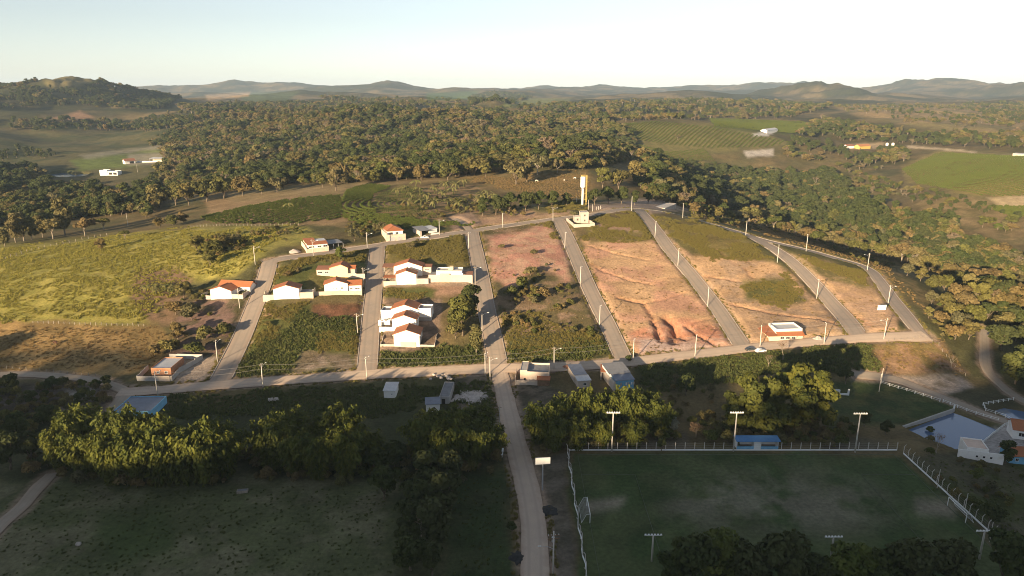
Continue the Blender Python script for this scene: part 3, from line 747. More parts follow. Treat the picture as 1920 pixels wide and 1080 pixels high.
def crown(seed, rx, z0, z1, lobes, per, leaf, lobe_r=.42, shape='round', cut=-.35):
    """crown of a tree of about 10 m: leaf clumps on many lobes; returns verts, quads, lv, lobe centres"""
    R = np.random.default_rng(seed); Vs, lvs, cents = [], [], []
    cz, rz = (z0 + z1) / 2, (z1 - z0) / 2
    for k in range(lobes):
        while True:
            p = R.uniform(-1, 1, 3)
            if shape == 'umbrella': p[2] = R.uniform(-.15, .9)
            if .25 < np.linalg.norm(p) < .95 or k == 0: break
        lr = lobe_r * R.uniform(.65, 1.25)
        if shape == 'column':
            c = np.array([p[0] * rx * .45, p[1] * rx * .45, z0 + (z1 - z0) * (k + .5) / lobes]); rad = rx * lr * 1.6 * (1 - .45 * abs((k + .5) / lobes - .4))
        else:
            c = np.array([p[0] * rx * (1 - lr * .5), p[1] * rx * (1 - lr * .5), cz + p[2] * rz * (1 - lr * .5)]); rad = rx * lr
        cents.append(c)
        D = unit(R, per); D = D[D[:, 2] > cut]
        n = len(D)
        P = c + D * (rad * R.uniform(.70, 1.06, (n, 1))) * np.array([1, 1, .78])
        V, _ = cards(P, D + .55 * R.normal(size=(n, 3)), leaf * R.uniform(.6, 1.35, n), R.uniform(.55, .9, (n, 1)), R)
        Vs.append(V); base = R.uniform(0, .6)
        lvs.append(np.clip(base + R.uniform(0, .45, n), 0, 1))
    V = np.concatenate(Vs); lv = np.concatenate(lvs)
    return V, np.arange(len(V)).reshape(-1, 4), lv, cents
def trunk_mb(seed, cents, z0, r, fork, bark=0):
    R = random.Random(seed); mb = MB(); top = Vector((R.uniform(-.3, .3), R.uniform(-.3, .3), fork))
    mb.tube([(0, 0, -.6), (top.x * .4, top.y * .4, fork * .5), top], [r * 1.25, r, r * .8], 7)
    for c in cents[:9]:
        c = Vector(c); mid = top.lerp(c, .5) + Vector((R.uniform(-.3, .3), R.uniform(-.3, .3), .3))
        mb.tube([top - Vector((0, 0, .2)), mid, c], [r * .55, r * .35, r * .12], 5)
    return mb
KINDS = {}   # kind -> list of (trunk mesh, crown mesh)
def add_kind(kind, n, leafmat, barkmat, fn):
    KINDS[kind] = []
    for i in range(n):
        V, Q, lv, cents, tb = fn(1000 + 37 * i + len(KINDS) * 501)
        KINDS[kind].append((tb.mesh(kind + '_trunk', barkmat, True), np_mesh(kind + '_crown', V, Q, lv, [leafmat])))
def mk_round(rx, z0, z1, lobes, per, leaf, r=.26, fork=None, **kw):
    def f(seed):
        R = random.Random(seed); a = R.uniform(.85, 1.15)
        V, Q, lv, c = crown(seed, rx * a, z0, z1 / a ** .5, lobes, per, leaf, **kw)
        return V, Q, lv, c, trunk_mb(seed, c, 0, r, fork or z0 * 1.1)
    return f
add_kind('forest', 5, 'leaf_forest', 'bark', mk_round(4.3, 1.5, 10, 15, 170, .42))
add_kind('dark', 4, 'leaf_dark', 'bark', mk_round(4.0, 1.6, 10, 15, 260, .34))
add_kind('grey', 3, 'leaf_grey', 'bark_pale', mk_round(3.4, 2.6, 10, 11, 75, .36, .2, 2.6))
add_kind('lofty', 3, 'leaf_forest', 'bark', mk_round(2.9, 2.2, 10, 11, 190, .38, .22, 3.0, lobe_r=.5))
add_kind('low', 3, 'leaf_forest', 'bark', mk_round(6.0, .8, 8, 22, 150, .42, .3, 1.6, lobe_r=.3))
add_kind('umbrella', 3, 'leaf_forest', 'bark_pale', mk_round(5.4, 3.6, 10, 15, 170, .42, .3, 3.6, shape='umbrella', lobe_r=.34))
add_kind('euc', 3, 'leaf_euc', 'bark_pale', mk_round(2.0, 2.2, 10, 12, 170, .30, .16, 3.4, shape='column', lobe_r=.5))
add_kind('mango', 2, 'leaf_mango', 'bark', mk_round(7.0, -.6, 10, 85, 230, .27, .45, 2.0, lobe_r=.19, cut=-.25))
add_kind('bright', 2, 'leaf_bright', 'bark', mk_round(3.8, 1.2, 10, 14, 240, .34))
add_kind('silver', 1, 'leaf_silver', 'bark', mk_round(4.4, 2.0, 10, 14, 260, .32))
add_kind('shrub', 4, 'leaf_forest', 'bark', mk_round(5.6, .6, 9, 8, 130, .62, .2, 2.0, lobe_r=.5))
add_kind('autumn', 2, 'leaf_dry', 'bark_pale', mk_round(3.8, 3.4, 10, 12, 110, .26, .22, 3.0))

def bare_tree(seed):
    R = random.Random(seed); mb = MB(); tips = []
    def grow(p, d_, L, r, lvl):
        e = p + d_ * L; mid = p.lerp(e, .5) + Vector((R.uniform(-1, 1), R.uniform(-1, 1), R.uniform(-.3, .6))) * L * .08
        mb.tube([p, mid, e], [r, r * .8, r * .55], 5 if lvl < 2 else 3, cap=False)
        if lvl == 4: tips.append(e); return
        for _ in range(3 if lvl < 3 else 2):
            nd = (d_ + Vector((R.uniform(-1, 1), R.uniform(-1, 1), R.uniform(-.2, .7))) * .75).normalized()
            grow(e, nd, L * R.uniform(.62, .8), r * .55, lvl + 1)
    grow(Vector((0, 0, -.4)), Vector((.05, .02, 1)), 3.0, .24, 0)
    return mb, np.array([list(t) for t in tips])
KINDS['bare'] = []
for i in range(3):
    mb, tips = bare_tree(90 + i); R = np.random.default_rng(i)
    P = np.repeat(tips, 3, 0) + R.normal(size=(len(tips) * 3, 3)) * .35
    V, Q = cards(P, unit(R, len(P)), .16 * R.uniform(.6, 1.3, len(P)), .6, R)
    KINDS['bare'].append((mb.mesh('bare_trunk', 'bark_pale', True), np_mesh('bare_crown', V, Q, R.uniform(0, 1, len(P)), ['leaf_dry'])))
def bamboo(seed, spread, hgt, culms=52, per=130):
    R = np.random.default_rng(seed); mb = MB(); Vs, lv = [], []
    for k in range(culms):
        az = R.uniform(0, 2 * math.pi); out = np.array([math.cos(az), math.sin(az), 0]); b = out * R.uniform(0, spread * .35)
        Hh = hgt * R.uniform(.72, 1.05); lean = spread * R.uniform(.15, 1.0) * .75
        def P(t): return b + np.outer(t ** 2.2, out) * lean + np.outer(Hh * (t - .22 * (lean / spread) * t ** 5), [0, 0, 1])
        tt = np.array([0, .35, .7, 1.0]); pp = P(tt)
        mb.tube([tuple(x) for x in pp], [.07, .06, .045, .015], 4, cap=False)
        n = per; t = .03 + 1.0 * R.beta(1.5, 1.0, n); c = P(np.minimum(t, 1.03))
        wd = (.45 + .75 * np.sin(np.clip((t - .2) / .85, 0, 1) * math.pi) ** .7)[:, None]
        c = c + R.normal(size=(n, 3)) * wd * np.array([.50, .50, .42]) - np.array([0, 0, .25])
        nr = out * .5 + R.normal(size=(n, 3)) * .55 + np.array([0, 0, .5])
        al = out * .6 + np.array([0, 0, -1.0]) + R.normal(size=(n, 3)) * .35
        V, _ = cards(c, nr, .34 * R.uniform(.6, 1.4, n), .42, R, al)
        Vs.append(V); lv.append(np.clip(R.uniform(0, .5) + R.uniform(0, .5, n), 0, 1))
    V = np.concatenate(Vs)
    return mb.mesh('bamboo_culms', 'bamboo_culm', True), np_mesh('bamboo_leaves', V, np.arange(len(V)).reshape(-1, 4), np.concatenate(lv), ['leaf_bamboo'])
KINDS['bamboo'] = [bamboo(s, 5.0, 10.5) for s in (1, 2, 3)]
def banana(seed):
    R = random.Random(seed); mb = MB(); lb = MB()
    mb.tube([(0, 0, -.3), (.05, 0, 1.2), (0, .05, 2.3)], [.2, .16, .1], 6)
    for k in range(9):
        az = k * 2.4 + R.uniform(-.3, .3); out = Vector((math.cos(az), math.sin(az), 0)); side = Vector((-out.y, out.x, 0)); L = R.uniform(1.9, 2.7); up = R.uniform(.5, 1.2)
        prev = None; vs = []; fs = []
        for j in range(6):
            t = j / 5; c = Vector((0, 0, 2.1)) + out * L * t + Vector((0, 0, up * 2.2 * t - 2.2 * t * t * 1.1)); w = .36 * math.sin(math.pi * min(1, .12 + t * .88)) + .03
            vs += [c - side * w - Vector((0, 0, .12)), c, c + side * w - Vector((0, 0, .12))]
            if j: o = (j - 1) * 3; fs += [(o, o+1, o+4, o+3), (o+1, o+2, o+5, o+4)]
        lb.add(vs, fs)
    me = lb.mesh('banana_leaves', 'leaf_banana'); a = me.attributes.new('lv', 'FLOAT', 'FACE'); a.data.foreach_set('value', [R.random() for _ in me.polygons])
    return mb.mesh('banana_stem', 'bamboo_culm', True), me
KINDS['banana'] = [banana(s) for s in (5, 6, 7)]
CROWN_NAME = {'bamboo': ('culms', 'leaves'), 'banana': ('stem', 'leaves'), 'shrub': ('stem', 'foliage'), 'bare': ('trunk', 'twigs')}
KIND_H = {'bamboo': 10.5, 'banana': 3.3, 'bare': 9.5}
_pick = random.Random(3)
def plant(name, kind, loc, height, label, cat='tree', group=None, widen=1.0):
    ms = _pick.choice(KINDS[kind]); s = height / KIND_H.get(kind, 10.0)
    o = thing(name, loc, _pick.uniform(0, 6.28), label, cat, group)
    o.scale = (s * widen, s * widen, s)
    a, b = CROWN_NAME.get(kind, ('trunk', 'crown'))
    link(a, ms[0], o); link(b, ms[1], o)
    return o

# ---- one cloud of alike plants, too many to count
def proto_collection(name, meshes):
    c = bpy.data.collections.new(name)
    for i, me in enumerate(meshes): c.objects.link(bpy.data.objects.new('%s_%02d' % (name, i), me))
    return c
def joined(a, b, name):
    """trunk and crown as one mesh for the clouds"""
    nva = len(a.vertices); va = np.empty(nva * 3, np.float32); a.vertices.foreach_get('co', va)
    nvb = len(b.vertices); vb = np.empty(nvb * 3, np.float32); b.vertices.foreach_get('co', vb)
    fa = [list(p.vertices) for p in a.polygons]; fb = (np.arange(nvb).reshape(-1, 4) + nva).tolist() if nvb == 4 * len(b.polygons) else [[i + nva for i in p.vertices] for p in b.polygons]
    me = bpy.data.meshes.new(name); me.from_pydata(np.concatenate([va, vb]).reshape(-1, 3).tolist(), [], fa + fb)
    me.materials.append(a.materials[0]); me.materials.append(b.materials[0])
    me.polygons.foreach_set('material_index', [0] * len(fa) + [1] * len(fb))
    lv = np.zeros(len(b.polygons), np.float32); b.attributes['lv'].data.foreach_get('value', lv)
    at_ = me.attributes.new('lv', 'FLOAT', 'FACE'); at_.data.foreach_set('value', np.concatenate([np.zeros(len(fa), np.float32), lv]))
    return me
def cloud(name, coll, P, scale, idx, label, cat, rot=None, sz=None):
    n = len(P)
    if n == 0: return
    me = bpy.data.meshes.new(name); me.vertices.add(n); me.vertices.foreach_set('co', np.asarray(P, np.float32).ravel())
    R = np.random.default_rng(n)
    sc = np.stack([scale, scale, scale * (sz if sz is not None else 1)], 1)
    for nm, ty, val in (('scl', 'FLOAT_VECTOR', sc), ('rot', 'FLOAT_VECTOR', np.stack([np.zeros(n), np.zeros(n), R.uniform(0, 6.28, n) if rot is None else rot], 1)), ('idx', 'INT', idx)):
        a = me.attributes.new(nm, ty, 'POINT'); a.data.foreach_set('vector' if ty != 'INT' else 'value', np.asarray(val, np.float32 if ty != 'INT' else np.int32).ravel())
    o = link(name, me); tag(o, label, cat, kind='stuff')
    g = bpy.data.node_groups.new(name, 'GeometryNodeTree')
    g.interface.new_socket('Geometry', in_out='INPUT', socket_type='NodeSocketGeometry'); g.interface.new_socket('Geometry', in_out='OUTPUT', socket_type='NodeSocketGeometry')
    gi, go = g.nodes.new('NodeGroupInput'), g.nodes.new('NodeGroupOutput')
    ci = g.nodes.new('GeometryNodeCollectionInfo'); ci.inputs['Collection'].default_value = coll; ci.inputs['Separate Children'].default_value = True; ci.inputs['Reset Children'].default_value = True
    ip = g.nodes.new('GeometryNodeInstanceOnPoints'); ip.inputs['Pick Instance'].default_value = True
    def att(nm, ty):
        k = g.nodes.new('GeometryNodeInputNamedAttribute'); k.data_type = ty; k.inputs['Name'].default_value = nm; return k.outputs['Attribute']
    g.links.new(gi.outputs[0], ip.inputs['Points']); g.links.new(ci.outputs[0], ip.inputs['Instance'])
    g.links.new(att('idx', 'INT'), ip.inputs['Instance Index']); g.links.new(att('rot', 'FLOAT_VECTOR'), ip.inputs['Rotation']); g.links.new(att('scl', 'FLOAT_VECTOR'), ip.inputs['Scale'])
    g.links.new(ip.outputs[0], go.inputs[0])
    md = o.modifiers.new('scatter', 'NODES'); md.node_group = g
    return o
def scatter(poly, spacing, clear=1.5, seed=0, keep=1.0):
    """points over the ground patch that the outline covers, roughly spacing metres apart"""
    R = np.random.default_rng(seed + int(abs(poly[0][0])) + len(poly))
    W = [at(*p) for p in poly]
    cx = [p.x for p in W]; cy = [p.y for p in W]
    top = min(cy) * 2.2 + 420; cx = [x * min(1, top / y) for x, y in zip(cx, cy)]; cy = [min(y, top) for y in cy]
    gx = np.arange(min(cx) - 20, max(cx) + 20, spacing); gy = np.arange(min(cy) - 20, max(cy) + 20, spacing)
    x, y = np.meshgrid(gx, gy); x = x.ravel() + R.uniform(-.48, .48, x.size) * spacing; y = y.ravel() + R.uniform(-.48, .48, y.size) * spacing
    if keep < 1: k = R.random(x.size) < keep; x, y = x[k], y[k]
    if x.size > 400000: raise RuntimeError('patch too large %s' % poly)
    z = h0f(x, y); px, py, _ = project(x, y, z)
    jit = min(1.0, 330.0 / max(np.mean(cy), 1)); px = px + (fbm(x, y, 9, 3, 211) - .5) * 44 * jit; py = py + (fbm(x, y, 9, 3, 223) - .5) * 30 * jit
    m = in_poly(px, py, poly); x, y = x[m], y[m]
    if clear is not None and len(x) and y.min() < 520:
        m = road_gap(x, y) > clear; x, y = x[m], y[m]
    for pl, lev in PONDW.values():
        m = ~in_poly(x, y, pl); x, y = x[m], y[m]
    return np.stack([x, y, ground(x, y)], 1) if len(x) else np.zeros((0, 3))
HOLES = []   # places kept free of scattered plants (x, y, radius)
def free(P):
    for hx, hy, hr in HOLES: P = P[(P[:, 0] - hx) ** 2 + (P[:, 1] - hy) ** 2 > hr * hr]
    return P

# ------------------------------------------------------------------ houses
class House:
    def __init__(s, name, fl, fr, label, cat='house', group=None, sink=1.8):
        a, b = spot(*fl), spot(*fr)
        s.W = (b.xy - a.xy).length; s.rz = math.atan2(b.y - a.y, b.x - a.x)
        z = min(a.z, b.z)
        s.o = thing(name, (a.x, a.y, z), s.rz, label, cat, group); s.sink = sink
        c, sn = math.cos(s.rz), math.sin(s.rz)
        HOLES.append((a.x + c * s.W / 2 - sn * 4, a.y + sn * s.W / 2 + c * 4, s.W * .55 + 3))
    def gable(s, x0, x1, y0, y1, h, rise, wall='stucco_white', roof='tile_y', ov=.45, ridge='y', z0=0, split=.5):
        if ridge == 'y':
            xm = x0 + (x1 - x0) * split
            MB().prism_y([(x0, -s.sink + z0), (x1, -s.sink + z0), (x1, h), (xm, h + rise), (x0, h)], y0, y1).build('wall', wall, s.o)
            mb = MB(); sl = rise / (xm - x0); sr = rise / (x1 - xm)
            mb.slab((x0 - ov, y0 - ov, h - sl * ov + .22), (xm, y0 - ov, h + rise + .22), (xm, y1 + ov, h + rise + .22), (x0 - ov, y1 + ov, h - sl * ov + .22), .16)
            mb.slab((xm, y0 - ov, h + rise + .218), (x1 + ov, y0 - ov, h - sr * ov + .22), (x1 + ov, y1 + ov, h - sr * ov + .22), (xm, y1 + ov, h + rise + .218), .16)
            r = mb.build('roof', roof, s.o)
            MB().tube([(xm, y0 - ov, h + rise + .24), (xm, y1 + ov, h + rise + .24)], [.11, .11], 6).build('ridge_cap', roof, r)
        else:
            ym = (y0 + y1) / 2
            mb = MB().add([(x, y, z) for x in (x0, x1) for y, z in ((y0, -s.sink), (y1, -s.sink), (y1, h), (ym, h + rise), (y0, h))],
                          [(0,1,2,3,4), (9,8,7,6,5), (0,4,9,5), (1,6,7,2), (4,3,8,9), (3,2,7,8), (0,5,6,1)]); mb.build('wall', wall, s.o)
            sl = rise / (ym - y0); mb = MB()
            mb.slab((x0 - ov, y0 - ov, h - sl * ov + .22), (x1 + ov, y0 - ov, h - sl * ov + .22), (x1 + ov, ym, h + rise + .22), (x0 - ov, ym, h + rise + .22), .16)
            mb.slab((x0 - ov, ym, h + rise + .218), (x1 + ov, ym, h + rise + .218), (x1 + ov, y1 + ov, h - sl * ov + .22), (x0 - ov, y1 + ov, h - sl * ov + .22), .16)
            r = mb.build('roof', 'tile' if roof == 'tile_y' else roof, s.o)
            MB().tube([(x0 - ov, ym, h + rise + .24), (x1 + ov, ym, h + rise + .24)], [.11, .11], 6).build('ridge_cap', 'tile', r)
        return s
    def hip(s, x0, x1, y0, y1, h, rise, wall, roof='tile', ov=.5):
        MB().box(x0, x1, y0, y1, -s.sink, h).build('wall', wall, s.o)
        a, b, c, e = (x0-ov, y0-ov, h), (x1+ov, y0-ov, h), (x1+ov, y1+ov, h), (x0-ov, y1+ov, h)
        xm = (x0 + x1) / 2; k = min((x1 - x0), (y1 - y0)) / 2
        p, q = (xm, y0 + k, h + rise), (xm, y1 - k * .3, h + rise)
        mb = MB().add([a, b, c, e, p, q], [(0, 1, 4), (1, 2, 5, 4), (2, 3, 5), (3, 0, 4, 5), (3, 2, 1, 0)])
        mb.box(x0 - ov, x1 + ov, y0 - ov, y1 + ov, h - .15, h - .003)
        r = mb.build('roof', roof, s.o)
        for u, v in ((a, p), (b, p), (p, q), (c, q), (e, q)): MB().tube([u, v], [.1, .1], 5).build('ridge_cap', 'tile_old', r)
        return s
    def flat(s, x0, x1, y0, y1, h, wall, roof='concrete', par=.4, z0=None):
        z0 = -s.sink if z0 is None else z0
        MB().box(x0, x1, y0, y1, z0, h).build('wall', wall, s.o)
        MB().box(x0 + .2, x1 - .2, y0 + .2, y1 - .2, h, h + .06).build('roof', roof, s.o)
        if par:
            mb = MB(); t = .15
            for a in ((x0, x1, y0, y0 + t), (x0, x1, y1 - t, y1), (x0, x0 + t, y0 + t, y1 - t), (x1 - t, x1, y0 + t, y1 - t)): mb.box(*a, h + .002, h + par)
            mb.build('parapet', wall, s.o)
        return s
    def shed(s, x0, x1, y0, y1, hf, hb, roof='sheet_grey', wall=None, ov=.3, posts=False, z0=None):
        if wall:
            z0 = -s.sink if z0 is None else z0
            MB().add([(x, y, z) for x in (x0, x1) for y, z in ((y0, z0), (y1, z0), (y1, hb), (y0, hf))],
                     [(0,1,2,3), (7,6,5,4), (0,3,7,4), (1,5,6,2), (3,2,6,7), (0,4,5,1)]).build('wall', wall, s.o)
        MB().slab((x0-ov, y0-ov, hf+.14), (x1+ov, y0-ov, hf+.14), (x1+ov, y1+ov, hb+.14), (x0-ov, y1+ov, hb+.14), .1).build('roof', roof, s.o)
        if posts:
            for x in (x0, x1):
                for y, h in ((y0, hf), (y1, hb)): MB().box(x-.1, x+.1, y-.1, y+.1, -s.sink, h+.02).build('post', 'concrete', s.o)
        return s
    def win(s, x, z, w=1.2, h=1.0, y=0, frame='white_paint', face='f', name='window', pane='glass_dark'):
        t = .09
        def M(mb, a, b, c, d_, o0, o1):
            return mb.box(a, b, y - o1, y - o0, c, d_) if face == 'f' else (mb.box(y + o0, y + o1, a, b, c, d_) if face == 'r' else mb.box(y - o1, y - o0, a, b, c, d_))
        mb = MB(); a, b, c, e = x - w/2, x + w/2, z, z + h
        for q in ((a, b, c, c + t), (a, b, e - t, e), (a, a + t, c + t, e - t), (b - t, b, c + t, e - t), (x - .03, x + .03, c + t, e - t)): M(mb, *q, -.02, .05)
        f = mb.build(name, frame, s.o); M(MB(), a + t, b - t, c + t, e - t, -.02, .012).build('pane', pane, f)
        return s
    def door(s, x, w=.9, h=2.1, y=0, mat='wood', face='f', z=0):
        f = MB()
        if face == 'f': f.box(x-w/2, x+w/2, y-.06, y+.02, z, z+h)
        else: f.box(y-.02, y+.06, x-w/2, x+w/2, z, z+h)
        f.build('door', mat, s.o); return s
    def yard(s, pts, h, mat='block', t=.18, name='yard_wall'):
        for (ax, ay), (bx, by) in zip(pts[:-1], pts[1:]):
            a, b = Vector((ax, ay, 0)), Vector((bx, by, 0)); L = (b - a).length
            n = max(1, int(L / 3)); d_ = (b - a) / L; sd = Vector((-d_.y, d_.x, 0)) * t / 2; mb = MB()
            c, sn = math.cos(s.rz), math.sin(s.rz)
            for k in range(n):
                p, q = a.lerp(b, k / n), a.lerp(b, (k + 1) / n)
                m = (p + q) / 2; wz = gz(s.o.location.x + c * m.x - sn * m.y, s.o.location.y + sn * m.x + c * m.y) - s.o.location.z
                g = wz if abs(wz) < 4 else 0
                vs = [p - sd, q - sd, q + sd, p + sd]
                mb.add([(v.x, v.y, g - 1.5) for v in vs] + [(v.x, v.y, g + h) for v in vs], [(0,3,2,1),(4,5,6,7),(0,1,5,4),(1,2,6,5),(2,3,7,6),(3,0,4,7)])
            mb.build(name, mat, s.o)
        return s
    def box(s, name, mat, *b): MB().box(*b).build(name, mat, s.o); return s

def houses():
    h = House('gable_house', (739,651), (787,652), 'white gable house at the front of the row of three, nearest the main road'); W = h.W
    h.gable(0, W, 0, 8, 5.3, 1.8).box('plinth', 'stucco_beige', 2.6, W - 1.5, -.35, 0, -1.8, 2.0).win(3.5, 2.4, y=W, face='r').door(5.5, y=W, face='r')
    h.yard([(-5.5, 8), (-5.5, 0), (0, 0)], .9).yard([(W, .3), (W + 6, .3), (W + 6, 9)], .8)
    MB().box(-.4, 0, -.45, -.3, 4.9, 5.1).build('gutter', 'white_paint', h.o); MB().box(W, W + .5, -.45, -.3, 4.9, 5.1).build('gutter', 'white_paint', h.o)
    h = House('gable_house', (736,624), (781,625), 'white gable house in the middle of the row of three stepped red-roofed houses'); W = h.W
    h.gable(0, W, 0, 6.5, 5.2, 1.8).yard([(-5.5, 7), (-5.5, 0), (0, 0)], 1.8, 'stucco_white').win(2.5, 2.4, y=W, face='r')
    h = House('gable_house', (735,604), (784,605), 'white gable house with flat-roofed wings on both sides, rearmost of the stepped row'); W = h.W
    h.gable(0, W, 0, 8, 5.2, 1.9).flat(W + .01, W + 5.6, .4, 6.5, 5.0, 'stucco_white', 'concrete_dark', .6)
    h.flat(-4.8, -.01, .5, 6, 3.9, 'stucco_white', 'concrete_dark', .5).box('plinth', 'block', W + .1, W + 5.5, .28, .4, -1.8, 1.6)
    h.yard([(-4.9, 0), (-4.9, -3.5), (0, -3.5)], 2.0, 'stucco_white').win(-3.4, .9, 1.2, .5, y=-3.59, pane='opening').win(-1.6, .9, 1.0, .5, y=-3.59, pane='opening')
    # pair above
    h = House('gable_house', (743,537), (781,536), 'white gable house with terracotta roof beside the beige yard wall, front one of the pair'); W = h.W
    h.gable(0, W, 0, 6, 5.0, 1.7).yard([(-5.8, 5), (-5.8, -.2), (0, -.2)], 1.9, 'stucco_beige')
    h.shed(-5.8, -.6, 1.5, 5.5, 3.0, 3.2, 'tile', posts=True)
    h.yard([(W, .2), (W + 5.6, .2)], 2.6, 'concrete')
    h = House('gable_house', (740,520), (792,520), 'large white gable house with carport on its left, rear one of the pair'); W = h.W
    h.gable(0, W, 0, 7, 4.6, 2.1).shed(-5.6, -.4, .5, 5.5, 4.0, 4.6, 'tile_old', posts=True).shed(W + .01, W + 4.2, .8, 5, 4.0, 4.5, 'tile_old', 'stucco_beige')
    h.win(W + 2.2, 2.4, 2.6, .7, y=.8, pane='opening')
    h = House('modern_house', (804,532), (886,532), 'low modern house with white boxes above a long beige wall'); W = h.W
    h.flat(.2, W - 6, .4, 7, 4.0, 'stucco_beige', 'concrete_dark', 0).flat(3.5, W - 5, 1.0, 7.6, 5.6, 'stucco_white', 'concrete', .5, z0=4.1)
    h.box('wall', 'stucco_cream', 5.3, 9.8, -.2, .4, -1.5, 4.9).box('wall', 'stucco_white', 11.2, 16.2, -.1, .41, 1.3, 5.2).win(13.4, 2.6, 1.6, .9, y=-.1)
    h.flat(9, 11.2, 4, 6, 7.0, 'stucco_cream', 'concrete', .2, z0=5.7).yard([(0, -.1), (W, -.1), (W, 6)], 3.6, 'stucco_beige')
    h.shed(W - 5.6, W - .3, .3, 5, 4.2, 4.7, 'tile_old', 'stucco_beige')
    # left of the street
    h = House('gable_house', (514,565), (562,563), 'white gable house with blank front inside grey yard walls, by the left street'); W = h.W
    h.gable(0, W, 0, 6.5, 4.9, 1.7).yard([(-4.6, 6.5), (-4.6, .2), (0, .2)], 2.7, 'stucco_beige').yard([(W, .3), (W + 6, .3), (W + 6, 6)], 2.8, 'stucco_beige')
    h.flat(W + .02, W + 5.6, .6, 6, 2.6, 'concrete', 'concrete_dark', .2)
    h = House('gable_house', (609,554), (653,553), 'white house with small windows and a lower tiled wing on its right'); W = h.W
    h.gable(0, W, 0, 6.5, 4.6, 1.7).gable(W + .02, W + 6, .5, 6.5, 3.6, 1.4, ridge='x').win(3.9, 2.4, .5, .5).win(5.3, 2.0, .5, .8).win(7.8, 2.2, 1.0, .8).door(6.6, 1, 1.6, mat='steel').door(5.0, 1.4, 1.0, mat='opening')
    h.win(W + 1.4, 1.6, 1.4, .7, y=.5, pane='opening').win(W + 4.2, 1.7, 2.2, .6, y=.5, pane='opening').yard([(-5.4, -1.2), (W + 6.2, -1.2), (W + 6.2, 6)], 1.8, 'stucco_beige')
    h = House('gable_house', (619,521), (653,523), 'yellow-cream gable house with a dark veranda on its left'); W = h.W
    h.gable(0, W, 0, 7, 4.7, 1.5, 'stucco_cream', split=.62).shed(-6.2, -.02, .2, 5, 3.7, 4.5, 'tile_old', 'stucco_beige').win(-4.6, 2.1, 2.3, .9, y=.2, pane='opening').win(-1.5, 2.1, 1.9, .9, y=.2, pane='opening')
    h.gable(W + .02, W + 3, 1.5, 6, 3.8, 1.0, 'stucco_beige', ridge='x').yard([(W, -.4), (W + 8, -.4)], 2.3, 'stucco_beige')
    h = House('gable_house', (396,563), (435,563), 'white house with two red roofs beside the top of the left street'); W = h.W
    h.gable(0, W, 0, 6, 4.6, 1.6).gable(.6, W + 5.5, 6.4, 11.5, 5.0, 1.6, ridge='x').win(W + 3.5, 2.8, 1.6, 1.0, y=6.4, pane='opening').yard([(-4.8, 5), (-4.8, .2), (0, .2)], 1.9, 'block').yard([(W, .2), (W + 5.4, .2), (W + 5.4, 6)], 2.0, 'stucco_beige')
    # along the hilltop road
    h = House('hip_roof_house', (727,453), (761,450), 'two-storey cream house with orange hipped roof on the hilltop road'); W = h.W
    h.hip(.2, W - 1.2, 1.2, 13, 5.6, 2.0, 'stucco_white').box('garage', 'stucco_beige', 0, W, 0, 1.2, -1.8, 3.0).box('side_wall', 'stucco_beige', -.8, 0, 0, 13, -1.8, 4.8)
    h.door(2.8, 2.4, 2.2, 0, 'steel').door(6.6, 2.4, 2.2, 0, 'steel').win(2.2, 3.4, 2.0, 1.5, y=1.2, pane='opening').win(5.4, 3.6, 1.6, 1.2, y=1.2)
    h.box('parapet', 'stucco_beige', 0, W, 0, .15, 3.002, 3.8)
    h = House('metal_roof_house', (788,444), (822,438), 'house with grey sheet roof and dark open garage on the hilltop road'); W = h.W
    h.shed(0, W * .55, 0, 9, 3.2, 4.2, 'sheet_grey').box('wall', 'stucco_beige', 0, 1.1, .1, 8.8, -1.8, 3.2).box('wall', 'opening', 1.2, W * .55, 6.5, 8.9, -1.8, 3.3).shed(W * .56, W, 1.4, 9, 3.4, 3.8, 'sheet_white', 'stucco_white').box('wall', 'stucco_white', W * .57, W + .5, -.4, -.2, -1.5, 1.3)
    h = House('tiled_house', (577,475), (616,471), 'salmon and white house with tiled terrace roof beside the hilltop road bend'); W = h.W
    h.shed(.4, W - .2, .8, 5, 4.2, 5.0, 'tile', 'stucco_white', posts=False).shed(.2, W * .5, 5.2, 12, 4.6, 5.6, 'tile', 'stucco_salmon').shed(W * .52, W, 5.2, 11, 4.8, 5.0, 'sheet_white', 'stucco_white')
    h.win(2.2, 2.7, 2.8, .9, y=.8, pane='opening').win(6.2, 2.7, 2.0, .9, y=.8, pane='opening').win(9.2, 2.6, 2.2, 1.1, y=.8, pane='opening').yard([(-.6, 13), (-.4, 0), (W + .2, 0), (W + .2, 8)], 2.5, 'stucco_salmon')
    h = House('carport', (618,469), (645,465), 'grey steel carport frame beside the salmon house', 'carport'); W = h.W
    h.shed(0, W, 2, 9, 3.0, 3.4, 'sheet_grey')
    for x in (0, W * .33, W * .66, W): h.box('post', 'steel', x - .09, x + .09, .8, 1.0, -1.5, 2.9)
    # right side
    h = House('flat_roof_house', (1458,639), (1507,635), 'low house with white flat roof box and tiled skirt roof near the right junction'); W = h.W
    h.flat(0, W, 2.0, 10, 4.0, 'stucco_white', 'sheet_white', .7, z0=-1.8).box('wall', 'stucco_beige', -3.4, W - .3, .4, 2.0, -1.8, 2.5).box('wall', 'stucco_cream', -3.4, -.01, 2.0, 9, -1.8, 2.5)
    mb = MB(); mb.slab((-.3, -.6, 2.5), (W + .2, -.6, 2.5), (W + .2, 2.1, 3.6), (-.3, 2.1, 3.6), .12); mb.build('roof', 'tile', h.o)
    mb = MB(); mb.slab((-4.4, -.6, 2.5), (-.31, -.6, 2.5), (-.02, 10.3, 3.7), (-4.4, 10.3, 2.6), .12); mb.build('roof', 'tile_y', h.o)
    for x in (2.0, 4.4, 6.8): h.win(x, .8, 1.7, 1.1, y=.4, pane='opening')
